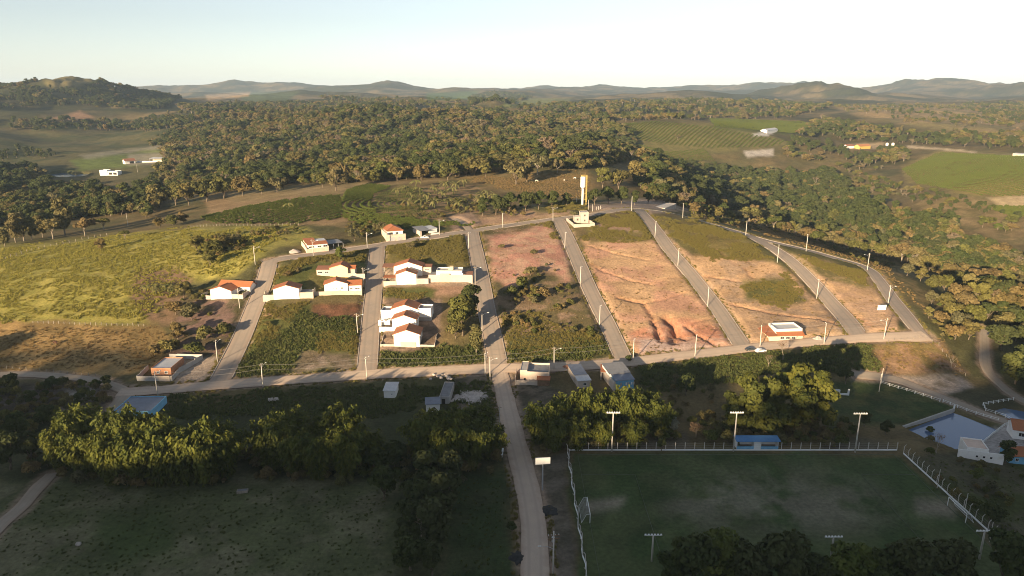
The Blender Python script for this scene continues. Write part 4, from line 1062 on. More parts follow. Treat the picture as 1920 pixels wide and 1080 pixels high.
    h.win(3.2, .8, 1.4, 1.1, y=-3.4, face='l').win(6.4, .8, 1.4, 1.1, y=-3.4, face='l')
    # unfinished and far right of crest
    h = House('block_house', (1079,424), (1105,423), 'unfinished two-storey block house with walled yard on the hill crest'); W = h.W
    h.flat(W * .42, W, 3, 9, 6.6, 'block', 'concrete', .25).flat(0, W * .41, 4, 9, 4.0, 'block', 'concrete', .2).win(W * .72, 4.4, 1.0, 1.2, y=3, frame='block', pane='opening').win(W * .72, 1.4, 1.0, 1.2, y=3, frame='block', pane='opening').win(1.8, 1.8, 1.1, 1.3, y=4, frame='block', pane='opening')
    h.yard([(-3.5, 12), (-1.5, -5), (W + 2.2, -5), (W + .6, 3)], 1.9, 'block')
    h = House('block_shed', (1247,392), (1265,393), 'small unfinished block building at the bend of the hilltop road', 'shed'); W = h.W
    h.flat(0, W, 0, 9, 4.0, 'block', 'concrete', .15).door(2.8, 1.0, 2.4, 0, 'opening').door(4.4, .8, 2.4, 0, 'opening').win(1.2, 1.6, .9, 1.0, frame='block', pane='opening').flat(W + .01, W + 6, 1, 8, 3.8, 'block', 'concrete', .15)
    # south side of the main road
    h = House('brick_house', (285,707), (322,707), 'bare brick house with pale flat metal roof inside grey block walls'); W = h.W
    h.flat(0, W, 0, 11, 3.3, 'brick_raw', 'sheet_white', .35).win(W * .35, 1.4, 1.1, 1.0).win(W * .75, 1.4, 1.1, 1.0).yard([(-4, 6), (-4, -3), (W + 1.5, -3), (W + 1.5, 3), (W + 6, 14), (0, 15)], 1.9, 'concrete').box('gate', 'stucco_beige', W * .55, W + .8, -3.3, -3.1, -1, 1.8)
    h = House('blue_slab_house', (213,785), (284,785), 'low building with a blue-grey flat slab roof below the main road'); W = h.W
    h.flat(0, W, 0, 12, 2.5, 'stucco_blue', 'sheet_blue', .25).win(3, .8, 1.6, .9).win(9, .8, 1.6, .9)
    h = House('white_shed', (720,746), (742,746), 'narrow white hut with pale sheet roof below the main road, left of the rubble', 'hut'); W = h.W
    h.shed(0, W, 0, 6.5, 2.7, 3.1, 'sheet_white', 'stucco_white').win(2.8, 1.2, .6, .5, pane='opening')
    h = House('white_hut', (799,773), (825,771), 'small white hut with grey roof and one dark window', 'hut'); W = h.W
    h.shed(0, W, 0, 4.5, 2.8, 3.2, 'sheet_blue', 'stucco_white').win(2.6, 1.0, .9, .9, pane='opening')
    h = House('concrete_shell', (824,757), (843,757), 'narrow unfinished concrete shell beside the rubble heap below the main road', 'building shell'); W = h.W
    h.flat(0, W, 0, 13, 2.4, 'concrete', 'concrete_dark', .3).door(1.4, 1.2, 1.8, 0, 'opening')
    h = House('flat_block_house', (988,717), (1029,718), 'beige block house with recessed flat roof and red lean-to at the crossroads'); W = h.W
    h.flat(0, W, 0, 9, 3.6, 'stucco_beige', 'concrete_dark', .7).flat(-2.6, -.01, .3, 9.4, 4.4, 'stucco_salmon', 'concrete', .2).shed(W * .5, W + .3, -2.6, -.05, 2.2, 2.7, 'tile', 'wood').yard([(-4.6, 8), (-4.2, -2), (W * .5, -2.2)], 1.7, 'stucco_beige').box('opening', 'opening', -1.2, -.5, .2, .29, 0, 1.6)
    h = House('sheet_roof_house', (1084,728), (1107,726), 'long narrow house with stepped grey and white sheet roofs below the main road'); W = h.W
    h.shed(0, W, 0, 4, 2.7, 3.1, 'sheet_white', 'stucco_beige').shed(-.2, W - .3, 4.3, 13, 3.3, 3.8, 'sheet_blue', 'stucco_beige').win(2.5, .9, 1.3, 1.0)
    h = House('red_roof_shed', (1127,712), (1143,713), 'open shed with small red tiled roof beside the blue-grey house', 'shed'); W = h.W
    h.shed(0, W, 0, 6, 3.2, 3.6, 'tile', posts=True).box('wall', 'stucco_beige', -.25, -.12, 0, 6, -1, 2.2)
    h = House('blue_house', (1154,732), (1188,729), 'blue-walled house with patched grey sheet roofs and laundry outside'); W = h.W
    h.shed(0, W, 0, 4.5, 3.6, 4.2, 'sheet_blue', 'stucco_blue').shed(-.6, W + .2, 4.7, 13, 4.4, 5.2, 'sheet_grey', 'stucco_white').box('side_wall', 'stucco_beige', -1.0, -.2, -.5, 12, -1, 3.4)
    for k, x in enumerate((1.6, 3.6, 4.4, 5.6, 6.4)): h.box('laundry', 'white_paint' if k % 2 else 'stucco_beige', x, x + .55, -.42, -.38, 1.9, 2.9)
    # pool bar and far right
    h = House('pond_pavilion', (1795,856), (1858,868), 'pale pond-side pavilion wall with three small openings', 'pavilion'); W = h.W
    h.box('wall', 'stucco_white', 0, W + 3, 0, .3, -1.5, 3.0).flat(2.2, W * .9, .5, 7, 3.4, 'stucco_white', 'stucco_salmon', .4)
    for x in (4.6, 6.4, 8.2): h.box('opening', 'opening', x, x + .55, -.03, .02, 1.2, 1.75)
    h = House('terrace_house', (1898,822), (1940,828), 'white terrace house with red tiled roof at the right edge beside the pond', 'house')
    h.gable(0, 10, 0, 7, 3.2, 1.8, 'stucco_white', ridge='x').win(2.2, 1.0, 1.6, 1.3, pane='opening').door(4.6, 1.2, 2.2, mat='opening')
    h = House('blue_cabin', (1892,868), (1935,872), 'light blue cabin with red roof at the right picture edge', 'cabin')
    h.gable(0, 8, 0, 5, 2.8, 1.4, 'stucco_blue', ridge='x').win(2, 1, 1, 1)
    h = House('gate_ruin', (1572,741), (1592,742), 'small white open frame ruin beside the big round tree', 'ruin'); W = h.W
    h.box('post', 'white_paint', 0, .5, 0, .4, -1, 2.2).box('post', 'white_paint', W - .5, W, 0, .4, -1, 2.4).box('wall', 'white_paint', .5, W - .5, .05, .3, -1, .8).box('lintel', 'white_paint', -1.2, 0, 0, .3, 1.6, 2.3)
    # far farm buildings
    h = House('stable_front', (188,329), (221,329), 'white stable front with two dark openings in the left valley', 'stable', sink=1); W = h.W
    h.flat(W * .45, W, 0, 10, 5, 'white_paint', 'concrete', .5).flat(0, W * .44, -.5, 8, 6.5, 'white_paint', 'concrete', .5).box('opening', 'opening', W * .5, W * .7, -.1, .05, 1, 4).box('opening', 'opening', W * .75, W * .95, -.1, .05, 1, 4)
    h = House('farm_house', (235,308), (254,306), 'small white farmhouse with brown roof in the left valley', 'farmhouse', sink=1); W = h.W
    h.gable(0, W, 0, 9, 4.5, 2.5, 'stucco_white', 'tile_old', ridge='x', ov=.8).box('opening', 'opening', W * .45, W * .85, -.1, .02, .5, 3.4)
    h = House('farm_pavilion', (281,304), (311,303), 'open farm pavilion with pale roof at the wood edge in the left valley', 'pavilion', sink=1); W = h.W
    h.shed(0, W, 0, 10, 5, 6, 'sheet_white', posts=True).box('wall', 'stucco_salmon', 0, W, 8, 8.4, -1, 3).box('wall', 'white_paint', -18, W, -2, -1.6, -1, 1.6)
    h = House('warehouse', (1438,250), (1458,247), 'tiny white warehouse at the edge of the distant coffee field', 'warehouse', sink=1); W = h.W
    h.gable(0, W, 0, 12, 5, 2.5, 'stucco_white', 'sheet_white', ridge='x')
    h = House('farm_house', (1611,280), (1632,279), 'bright yellow farmhouse with orange roof among distant trees', 'farmhouse', sink=1); W = h.W
    h.gable(0, W, 0, 10, 5.5, 3, 'yellow_wall', 'orange_roof_far', ridge='x').box('opening', 'opening', 3, 5, -.1, .02, 0, 2.4)
    h = House('farm_house', (1588,279), (1601,278), 'white farmhouse left of the yellow house among distant trees', 'farmhouse', sink=1); W = h.W
    h.gable(0, W, 0, 9, 4.5, 2.4, 'stucco_white', 'tile_old', ridge='x').box('opening', 'opening', 2, 4, -.1, .02, 0, 2.2)
    h = House('farm_shed', (1898,293), (1920,293), 'pale shed above the large coffee field at the right edge', 'shed', sink=1); W = h.W
    h.shed(0, W, 0, 7, 4, 4.6, 'sheet_white', 'stucco_beige')
    for i, (px, t) in enumerate(((1663, 'left'), (1674, 'right'))):
        p = spot(px, 273); o = thing('water_tank', p, 0, 'small white water tank on the distant farm, %s one of two' % t, 'tank')
        MB().tube([(0,0,0),(0,0,2),(0,0,4.2),(0,0,4.8)], [2.2,2.5,2.4,1.2], 12).build('tank_body', 'white_paint', o); MB().tube([(0,0,4.8),(0,0,5.1)], [1.0,.9], 10).build('lid', 'white_paint', o)
houses()

def water_tower():
    p = spot(1092, 386); o = thing('water_tower', p, 0, 'tall white cylindrical water tower with yellow ladder cage on the hill', 'water tower')
    MB().tube([(0,0,-1),(0,0,11.0)], [.72,.72], 20).build('column', 'white_paint', o, smooth=True)
    t = MB().tube([(0,0,11.002),(0,0,12.4),(0,0,12.5),(0,0,18.6),(0,0,18.9),(0,0,19.0)], [.73,1.62,1.65,1.65,1.5,.2], 24).build('tank', 'white_paint', o, smooth=True)
    MB().tube([(0,0,12.45),(0,0,12.6)], [1.69,1.69], 24).build('band', 'white_paint', t); MB().tube([(0,0,18.5),(0,0,18.66)], [1.69,1.69], 24).build('band', 'white_paint', t)
    mb = MB()
    for x in (2.05, 2.55): mb.box(x-.035, x+.035, -.335, -.265, -.5, 20.2)
    l = mb.build('ladder', 'yellow_steel', o)
    for k in range(50): MB().box(2.0, 2.6, -.33, -.27, .2+k*.4, .26+k*.4).build('rung', 'yellow_steel', l)
    c = MB()
    for k in range(12):
        z = 2.5 + k * 1.5
        for a in range(8):
            a0, a1 = math.pi*a/8, math.pi*(a+1)/8
            c.tube([(2.3+.42*math.cos(a0), -.3-.7*math.sin(a0), z), (2.3+.42*math.cos(a1), -.3-.7*math.sin(a1), z)], [.028,.028], 4)
    for k in (0, 1, 2, 3, 4):
        a = math.pi*k/4; c.box(2.3+.42*math.cos(a)-.03, 2.3+.42*math.cos(a)+.03, -.3-.7*math.sin(a)-.03, -.3-.7*math.sin(a)+.03, 2.5, 19.8)
    c.build('ladder_cage', 'yellow_steel', o)
    for z in (4, 8): MB().box(.5, 2.1, -.34, -.26, z, z+.1).build('bracket', 'yellow_steel', o)
    MB().box(-1.4, 1.4, -1.4, 1.4, -1, .12).build('base', 'concrete', o)
    r = MB()
    for a in range(12):
        a0, a1 = 2*math.pi*a/12, 2*math.pi*(a+1)/12
        for z in (19.5, 20.0): r.tube([(1.4*math.cos(a0),1.4*math.sin(a0),z),(1.4*math.cos(a1),1.4*math.sin(a1),z)], [.03,.03], 4)
        r.box(1.4*math.cos(a0)-.03, 1.4*math.cos(a0)+.03, 1.4*math.sin(a0)-.03, 1.4*math.sin(a0)+.03, 18.7, 20)
    r.build('guard_rail', 'yellow_steel', o)
    for i, (px, py, hh) in enumerate(((1081,384,5.5),(1103,395,6.2),(1111,398,4.4),(1118,396,2.2),(1122,395,2.2),(1126,394,2.2))):
        q = spot(px, py); MBt = MB(); MBt.tube([(0,0,-.5),(0,0,hh)], [.14,.11], 6)
        e = tag(MBt.build('short_post', 'concrete_pole', loc=q), ['thin pole left of the water tower','tallest post just right of the water tower','second post right of the water tower','first low fence post right of the water tower','second low fence post right of the water tower','third low fence post right of the water tower'][i], 'post')
water_tower()

# ------------------------------------------------------------------ street lamps and masts
LAMP = {}
def lamp_meshes():
    LAMP['pole'] = MB().tube([(0,0,-.8),(0,0,4.5),(0,0,9.2)], [.20,.16,.12], 7).mesh('pole', 'concrete_pole', True)
    LAMP['arm'] = MB().tube([(0,0,7.4),(1.0,0,8.1),(2.3,0,8.5)], [.045,.045,.04], 5).mesh('arm', 'steel')
    LAMP['lamp'] = MB().tube([(2.2,0,8.48),(2.6,0,8.53),(3.0,0,8.5)], [.06,.15,.08], 6).mesh('lamp_head', 'white_paint', True)
    LAMP['cross'] = MB().box(-.9, .9, -.06, .06, 8.55, 8.68).mesh('crossarm', 'wood')
    LAMP['ins'] = MB().tube([(0,0,8.68),(0,0,8.9)], [.05,.04], 6).mesh('insulator', 'white_paint')
lamp_meshes()
WHERE = {  # base in the picture -> where it stands
 (479,498):'at the hilltop road bend, upper end of the left street', (588,482):'in front of the salmon house', (689,468):'at the hilltop end of the second street', (824,441):'beside the grey-roofed garage house',
 (943,428):'left of the cut bank on the hilltop road', (1037,416):'at the hilltop end of the fourth street', (1184,398):'on the crest right of the water tower', (1280,411):'in front of the unfinished block building',
 (1398,443):'where the sixth street leaves the hilltop road', (1511,474):'on the hilltop road beside the ridge trees', (1626,507):'at the right bend of the hilltop road', (1665,571):'on the descending right road beside the blank panel',
 (1657,636):'at the right end of the main road', (1545,645):'right of the flat-roofed tiled-skirt house', (1425,650):'left of the flat-roofed tiled-skirt house', (1303,668):'in front of the red erosion gullies', (1187,676):'at the lower end of the fourth street',
 (1039,692):'on the main road above the beige block house', (919,712):'at the crossroads, right one of two', (910,705):'at the crossroads, left one of two', (688,711):'at the lower end of the second street',
 (493,725):'on the main road below the left grassy lot', (296,742):'in front of the bare brick house', (408,679):'at the lower left street beside the bare plot', (450,580):'beside the white house with two red roofs',
 (671,627):'on the second street beside the grassy lot', (682,538):'beside the white house with the lower wing', (879,467):'on the third street near the hilltop', (891,534):'beside the modern house with white boxes', (904,622):'beside the tall tree on the third street',
 (1059,466):'near the top of the fourth street', (1088,534):'halfway up the fourth street', (1124,610):'on the lower half of the fourth street', (1228,444):'near the top of the fifth street', (1271,498):'halfway up the fifth street', (1327,574):'on the lower half of the fifth street',
 (1457,495):'near the top of the sixth street', (1531,561):'halfway down the sixth street'}
ARM_RIGHT = {(479,498),(588,482),(689,468),(824,441),(919,712),(671,627),(682,538),(891,534),(904,622),(450,580),(1039,692),(1037,416),(1665,571)}
POLE_AT = {}
for k, (key, where) in enumerate(WHERE.items()):
    p = spot(*key); POLE_AT[key] = p
    flip = key not in ARM_RIGHT
    o = thing('street_lamp', p, (.15 if not flip else 1.25 if key[0] < 1600 else 3.3), 'pale concrete street lamp pole ' + where, 'street lamp', 'street lamps of the estate')
    o.rotation_euler.x, o.rotation_euler.y = random.uniform(-.022, .022), random.uniform(-.022, .022)
    link('pole', LAMP['pole'], o); a = link('arm', LAMP['arm'], o); link('lamp_head', LAMP['lamp'], a)
    c = link('crossarm', LAMP['cross'], o); 
    for x in (-.7, .7): link('insulator', LAMP['ins'], c, (x, 0, 0))
p = spot(1037, 1075); o = thing('transformer_pole', p, 3.3, 'concrete utility pole with transformer and lamp arm beside the foreground road', 'utility pole')
MB().tube([(0,0,-.8),(0,0,5),(0,0,10.5)], [.22,.18,.14], 8).build('pole', 'concrete_pole', o, smooth=True)
MB().tube([(0,0,6.2),(1.5,0,7.0),(2.8,0,7.2)], [.05,.05,.05], 5).build('arm', 'steel', o); MB().tube([(2.7,0,7.2),(3.4,0,7.2)], [.1,.14], 6).build('lamp_head', 'white_paint', o)
for z in (9.4, 8.6): MB().box(-1.3, 1.3, -.07, .07, z, z+.15).build('crossarm', 'wood', o)
MB().tube([(0,-.55,7.6),(0,-.55,8.7)], [.33,.33], 10).build('transformer', 'steel', o)
for x in (-1.1, -.4, .4, 1.1): MB().tube([(x,0,9.55),(x,0,9.8)], [.07,.05], 6).build('insulator', 'white_paint', o)
for i, (bx, by, hh, lab) in enumerate(((937,808,8.5,'slim pale post on the left edge of the foreground road'), (1648,735,7,'thin pole on the lawn left of the white rail fence'), (240,424,9.5,'lone pole on the track behind the left pasture'), (258,323,10,'pole beside the fence in the left valley'), (1652,719,6,'white pole at the start of the white rail fence'))):
    p = spot(bx, by); o = thing('plain_pole', p, 0, lab, 'pole'); MB().tube([(0,0,-.6),(0,0,hh)], [.13,.09], 6).build('pole', 'concrete_pole', o); MB().box(-.6,.6,-.05,.05,hh-.6,hh-.5).build('crossarm', 'wood', o)
def wire(a, b, za, zb, sag, lab, n=14, r=.035):
    mb = MB(); A, B = Vector(a) + Vector((0,0,za)), Vector(b) + Vector((0,0,zb)); pts = []
    for k in range(n + 1):
        t = k / n; q = A.lerp(B, t); q.z -= sag * 4 * t * (1 - t); pts.append(q)
    mb.tube(pts, [r] * (n + 1), 4, cap=False); tag(mb.build('power_line', 'wire'), lab, 'power line', 'overhead wires')
chain = [(296,742),(493,725),(688,711),(910,705),(1039,692),(1187,676),(1303,668),(1425,650),(1545,645),(1657,636)]
seg = ['right of the bare brick house','along the left grassy lot','before the row of three houses','right of the crossroads','before the scrubby lot','past the red gullies on the left','past the red gullies on the right','before the flat-roofed tiled-skirt house','at the right end of the main road']
for k in range(len(chain) - 1):
    for z, nm in ((8.8, 'upper'), (7.0, 'lower')): wire(POLE_AT[chain[k]], POLE_AT[chain[k+1]], z, z, .9, '%s wire over the main road, %s' % (nm, seg[k]))
for (bx, by, hh, lab) in ((1147,846,12,'floodlight mast at the far side of the football field, leftmost'), (1375,846,12,'floodlight mast beside the blue dugout'), (1603,848,12,'floodlight mast near the far right corner of the football field'),
                       (1222,1052,6.5,'floodlight mast on the near side of the football field'), (1836,1048,7,'floodlight mast at the near right corner of the football field'), (1556,1058,6.8,'floodlight mast half hidden behind the near trees')):
    p = spot(bx, by); o = thing('floodlight_mast', p, 0, lab, 'floodlight', 'floodlights round the football field')
    MB().tube([(0,0,-.8),(0,0,6),(0,0,hh)], [.24,.20,.15], 8).build('pole', 'concrete_pole', o, smooth=True)
    MB().box(-1.9, 1.9, -.06, .06, hh-.08, hh+.08).build('crossarm', 'white_paint', o)
    for k in range(6):
        x = -1.7 + k * .68; f = MB(); f.add([(x-.2,-.22,hh+.02),(x+.2,-.22,hh+.02),(x+.2,.08,hh+.1),(x-.2,.08,hh+.1),(x-.16,-.3,hh+.34),(x+.16,-.3,hh+.34),(x+.16,0,hh+.42),(x-.16,0,hh+.42)], [(0,3,2,1),(4,5,6,7),(0,1,5,4),(1,2,6,5),(2,3,7,6),(3,0,4,7)]); f.build('floodlight', 'white_paint', o)

# ------------------------------------------------------------------ football ground
x0, x1, y0, y1 = PITCH_RECT
def pitch():
    mb = MB(); w = .08; X0, X1, Y0, Y1 = x0+2.2, x1-2.2, y0+.5, y1-2.0; mid = (Y0 + Y1) / 2; g = .14
    for a in ((X0, X1, Y1-w, Y1), (X0, X1, Y0, Y0+w), (X0, X0+w, Y0+w, Y1-w), (X1-w, X1, Y0+w, Y1-w), (X1-14.5, X1-w, mid+17, mid+17+w), (X1-14.5, X1-14.5+w, mid-17, mid+17), (X0+w, X0+14.5, mid+17, mid+17+w), (X0+14.5, X0+14.5+w, mid-17, mid+17),
              (X1-5, X1-w, mid+8, mid+8+w)):
        mb.box(*a, -.1, g)
    tag(mb.build('pitch_marking', 'line_pitch'), kind='structure')
    for nm, X, s, lab in (('football_goal', X0, -1, 'white football goal with net at the left end of the field'), ('football_goal', X1, 1, 'white football goal at the right end of the field')):
        o = thing(nm, (X, mid - 1.5, 0), 0, lab, 'goal', 'football goals')
        for y in (-3.66, 3.66): MB().tube([(0,y,-.2),(0,y,2.44)], [.085,.085], 8).build('post', 'white_paint', o)
        MB().tube([(0,-3.74,2.44),(0,3.74,2.44)], [.085,.085], 8).build('crossbar', 'white_paint', o)
        mb = MB()
        for y in (-3.66, 3.66): mb.tube([(0,y,2.44),(s*.9,y,2.3),(s*2,y,.05)], [.04]*3, 5)
        mb.tube([(s*2,-3.66,.06),(s*2,3.66,.06)], [.04]*2, 5); mb.build('stanchion', 'white_paint', o)
        mb = MB()
        for k in range(25):
            y = -3.66 + k * .305; mb.tube([(0,y,2.42),(s*.9,y,2.28),(s*1.98,y,.05)], [.012]*3, 3, cap=False)
        for k in range(9):
            t = k / 8; xx, zz = (s*.9*t*2.2, 2.42-.3*t) if t < .45 else (s*(.9+1.08*(t-.45)/.55), 2.28-2.2*(t-.45)/.55); mb.tube([(xx,-3.66,zz),(xx,3.66,zz)], [.012]*2, 3, cap=False)
        mb.build('net', 'net', o)
    o = thing('dugout', (x0 + 48.5, y1 + 1.2, 0), 0, 'blue and white roofed dugout at the middle of the far touchline', 'dugout')
    MB().box(0, 12, 0, .15, -.3, .9).build('front_wall', 'stucco_blue', o); MB().box(0, 12, 2.2, 2.35, -.3, 2.5).build('back_wall', 'stucco_white', o)
    for x in (0, 4.9, 6.9, 11.85): MB().box(x, x + (.15 if x not in (4.9,) else 2.0), .16, 2.19, -.3, 2.5).build('partition', 'stucco_white', o)
    MB().slab((-.4,-.6,2.8), (12.4,-.6,2.8), (12.4,2.7,3.1), (-.4,2.7,3.1), .12).build('roof', 'sheet_vivid_blue', o); MB().box(.2, 11.8, 1.7, 2.1, .3, .5).build('bench', 'wood', o)
    MB().box(4.92, 6.88, -.06, .0, -.3, 2.4).build('door_panel', 'white_paint', o)
    # concrete posts round the field, each stood up on its own
    post = MB().box(-.08,.08,-.08,.08,-.4,2.5).mesh('post', 'concrete_pole'); bent = MB().tube([(0,0,-.4),(0,0,2.3),(.12,0,2.55),(.45,0,2.95)], [.09,.08,.08,.07], 5).mesh('post', 'concrete_pole')
    def fence(lab, pts, rz, me, wall_pts=None, wires=True):
        base = pts[0]; o = thing('field_fence', (base[0], base[1], gz(*base)), 0, lab, 'fence', 'fences round the football field')
        for q in pts: link('post', me, o, (q[0]-base[0], q[1]-base[1], gz(*q)-o.location.z), rz)
        if wall_pts:
            mb = MB()
            for a, b in zip(pts[:-1], pts[1:]):
                za, zb = gz(*a)-o.location.z, gz(*b)-o.location.z; n = Vector((b[0]-a[0], b[1]-a[1])).orthogonal().normalized()*.1
                P = [(a[0]-base[0]-n.x, a[1]-base[1]-n.y), (b[0]-base[0]-n.x, b[1]-base[1]-n.y), (b[0]-base[0]+n.x, b[1]-base[1]+n.y), (a[0]-base[0]+n.x, a[1]-base[1]+n.y)]
                zz = (za, zb, zb, za); mb.add([(p[0],p[1],z-.3) for p,z in zip(P,zz)] + [(p[0],p[1],z+.38) for p,z in zip(P,zz)], [(0,3,2,1),(4,5,6,7),(0,1,5,4),(1,2,6,5),(2,3,7,6),(3,0,4,7)])
            mb.build('base_wall', 'white_paint', o)
        if wires:
            mb = MB()
            for z in (.9, 1.5, 2.1): 
                for a, b in zip(pts[:-1], pts[1:]): mb.tube([(a[0]-base[0],a[1]-base[1],gz(*a)-o.location.z+z),(b[0]-base[0],b[1]-base[1],gz(*b)-o.location.z+z)], [.012]*2, 3, cap=False)
            mb.build('wire_strand', 'steel', o)
    n = 34; fence('row of white concrete posts on a low wall along the far touchline', [(x0 + (x1-x0)*k/n, y1 + .6) for k in range(n+1) if not (47 < (x1-x0)*k/n < 61)], 0, post, True)
    fence('leaning white fence posts descending along the right end of the field', [(x1 + .8 + .02*k, y1 - 1.5 - k*2.3) for k in range(28)], 0, bent, True)
    fence('low white fence along the left end of the field beside the road', [(x0 - .6 + .25*math.sin(k*1.7), y1 - 1 - k*2.6) for k in range(26)], math.pi, bent, True)
pitch()
for i, (bx, by, hh) in enumerate(((1757,915,5.5), (1808,962,5.5), (1855,1015,5), (1869,1030,5), (1889,1027,4))):
    p = spot(bx, by); tag(MB().tube([(0,0,-.5),(0,0,hh)], [.1,.07], 6).build('tall_post', 'concrete_pole', loc=p), '%s tall pale pole outside the right field fence' % ['farthest','second farthest','middle','second nearest','nearest'][i], 'pole', 'tall poles outside the right fence')

def rail_fence(lab, pts, gap=2.6, h=1.15, mat='white_paint', name='rail_fence', rails=(.45, .95), r=.09, group=None, cat='fence'):
    W = [spot(*p) for p in pts]; base = W[0]; o = thing(name, base, 0, lab, cat, group); posts = []
    for a, b in zip(W[:-1], W[1:]):
        n = max(1, round((b.xy - a.xy).length / gap))
        for k in range(n): q = a.lerp(b, k / n); posts.append(Vector((q.x, q.y, gz(q.x, q.y))))
    posts.append(W[-1]); me = MB().box(-r, r, -r, r, -.5, h).mesh('post', mat)
    for q in posts:
        e = link('post', me, o, q - base)
        if mat == 'wood_post': e.rotation_euler = (random.uniform(-.12,.12), random.uniform(-.12,.12), 0); e.scale.z = random.uniform(.75, 1.2)
    for z in rails:
        mb = MB()
        for a, b in zip(posts[:-1], posts[1:]):
            a, b = a - base + Vector((0,0,z)), b - base + Vector((0,0,z)); mb.tube([a, b], [r*.6 if mat != 'wood_post' else .012]*2, 4)
        mb.build('rail', mat if mat != 'wood_post' else 'wire', o)
rail_fence('white rail fence along the sandy track above the lawn', [(1652,719),(1700,733),(1762,753)])
rail_fence('white rail fence along the track above the fish pond', [(1768,754),(1795,764),(1830,776),(1872,788)])
rail_fence('white rail fence around the upper pond by the right edge', [(1900,750),(1843,760),(1848,770),(1885,782),(1925,792)])
rail_fence('white railing between the fish pond and the paved terrace', [(1843,822),(1870,805),(1897,792)], 1.2, 1.0)
p = [spot(1694,797), spot(1790,771)]; d_ = p[1] - p[0]; o = thing('pond_wall', p[0], math.atan2(d_.y, d_.x), 'pale concrete edge along the back of the fish pond', 'wall'); MB().box(0, d_.xy.length, 0, .5, -1.2, .25).build('wall', 'concrete', o); MB().box(d_.xy.length-.3, d_.xy.length+.1, .1, .5, .252, 1.6).build('post', 'white_paint', o)
rail_fence('weathered wooden post fence below the yellow-green pasture', [(62,606),(150,609),(270,612)], 2.4, 1.2, 'wood_post', 'post_fence', (.5,.9), .09)
rail_fence('wooden post fence along the top edge of the pasture', [(358,426),(450,424),(560,424)], 2.6, 1.3, 'wood_post', 'post_fence', (.5,.9), .08)
rail_fence('wooden post fence along the upper left edge of the pasture', [(0,490),(60,470),(130,455),(200,441)], 4, 1.6, 'wood_post', 'post_fence', (.5,.9), .1)
rail_fence('thin post fence on the grass bank at the right end of the main road', [(1665,642),(1700,637),(1735,632),(1760,650),(1790,690),(1810,705)], 3, 1.4, 'wood_post', 'post_fence', (.5,1.0), .07)
rail_fence('wooden post fence beside the left dirt track', [(0,690),(100,697),(180,705)], 3, 1.2, 'wood_post', 'post_fence', (.5,.9), .07)

# ------------------------------------------------------------------ signs, cars, animals, heaps
p = spot(1017, 918); o = thing('billboard', p, .12, 'blank white billboard on a single pole beside the foreground road', 'billboard')
MB().tube([(0,0,-.6),(0,0,7.6)], [.2,.18], 10).build('pole', 'steel', o); MB().box(-1.9,1.9,-.12,.12,7.6,9.4).build('board', 'white_paint', o); MB().box(-1.98,1.98,-.14,-.121,7.52,9.48).build('frame', 'steel', o); MB().box(-1.88,1.88,-.16,-.141,7.62,9.38).build('face_panel', 'white_paint', o)
p = spot(1652, 588); o = thing('site_sign', p, .05, 'blank pale panel sign standing on the right bare lot', 'sign')
MB().box(-1.9,1.9,-.06,.06,.9,3.2).build('panel', 'white_paint', o)
for x in (-1.6, 1.6): MB().box(x-.08,x+.08,.061,.18,-.5,3.2).build('post', 'wood', o)
def car(p, rz, body, lab, cat='car', pickup=False):
    o = thing('pickup_truck' if pickup else 'car', p, rz, lab, cat); L = 2.15
    prof = [(-L,.35),(L,.35),(L,.75),(L*.92,.85),(L*.5,.92),(L*.22,1.42),(-L*.45,1.45),(-L*.8,.98),(-L,.9)] if not pickup else [(-L,.4),(L,.4),(L,.85),(L*.92,.98),(L*.5,1.05),(L*.25,1.6),(-L*.2,1.6),(-L*.28,1.05),(-L,1.02)]
    b = MB().prism_y(prof, -.82, .82).build('body', body, o)
    MB().prism_y([(L*.46,.97),(L*.2,1.36),(-L*.42 if not pickup else -L*.17,1.39 if not pickup else 1.5),(-L*.7 if not pickup else -L*.2,1.0)], -.835, .835).build('window_glass', 'glass_dark', o)
    for x in (-L*.62, L*.62):
        for y in (-.80, .80):
            w = MB().tube([(x,y-.12,.33),(x,y+.12,.33)], [.33,.33], 12).build('wheel', 'tyre', o); MB().tube([(x,y-.13,.33),(x,y+.13,.33)], [.19,.19], 8).build('rim', 'steel', w)
    for y in (-.6, .6): MB().box(L-.03, L+.02, y-.18, y+.18, .6, .75).build('headlight', 'white_paint', o); MB().box(-L-.02, -L+.02, y-.16, y+.16, .68, .84).build('tail_light', 'earth_red', o)
    HOLES.append((p.x, p.y, 3)); return o
car(spot(725,606), .2, 'car_white', 'white car parked left of the stepped white houses')
car(spot(796,446), .15, 'car_white', 'white pickup parked in front of the grey-roofed garage', 'pickup', True)
car(spot(1407,656), .2, 'car_dark', 'dark car on the main road left of the tiled-skirt house')
car(spot(1426,659), .25, 'car_white', 'white car on the main road beside the lamp pole')
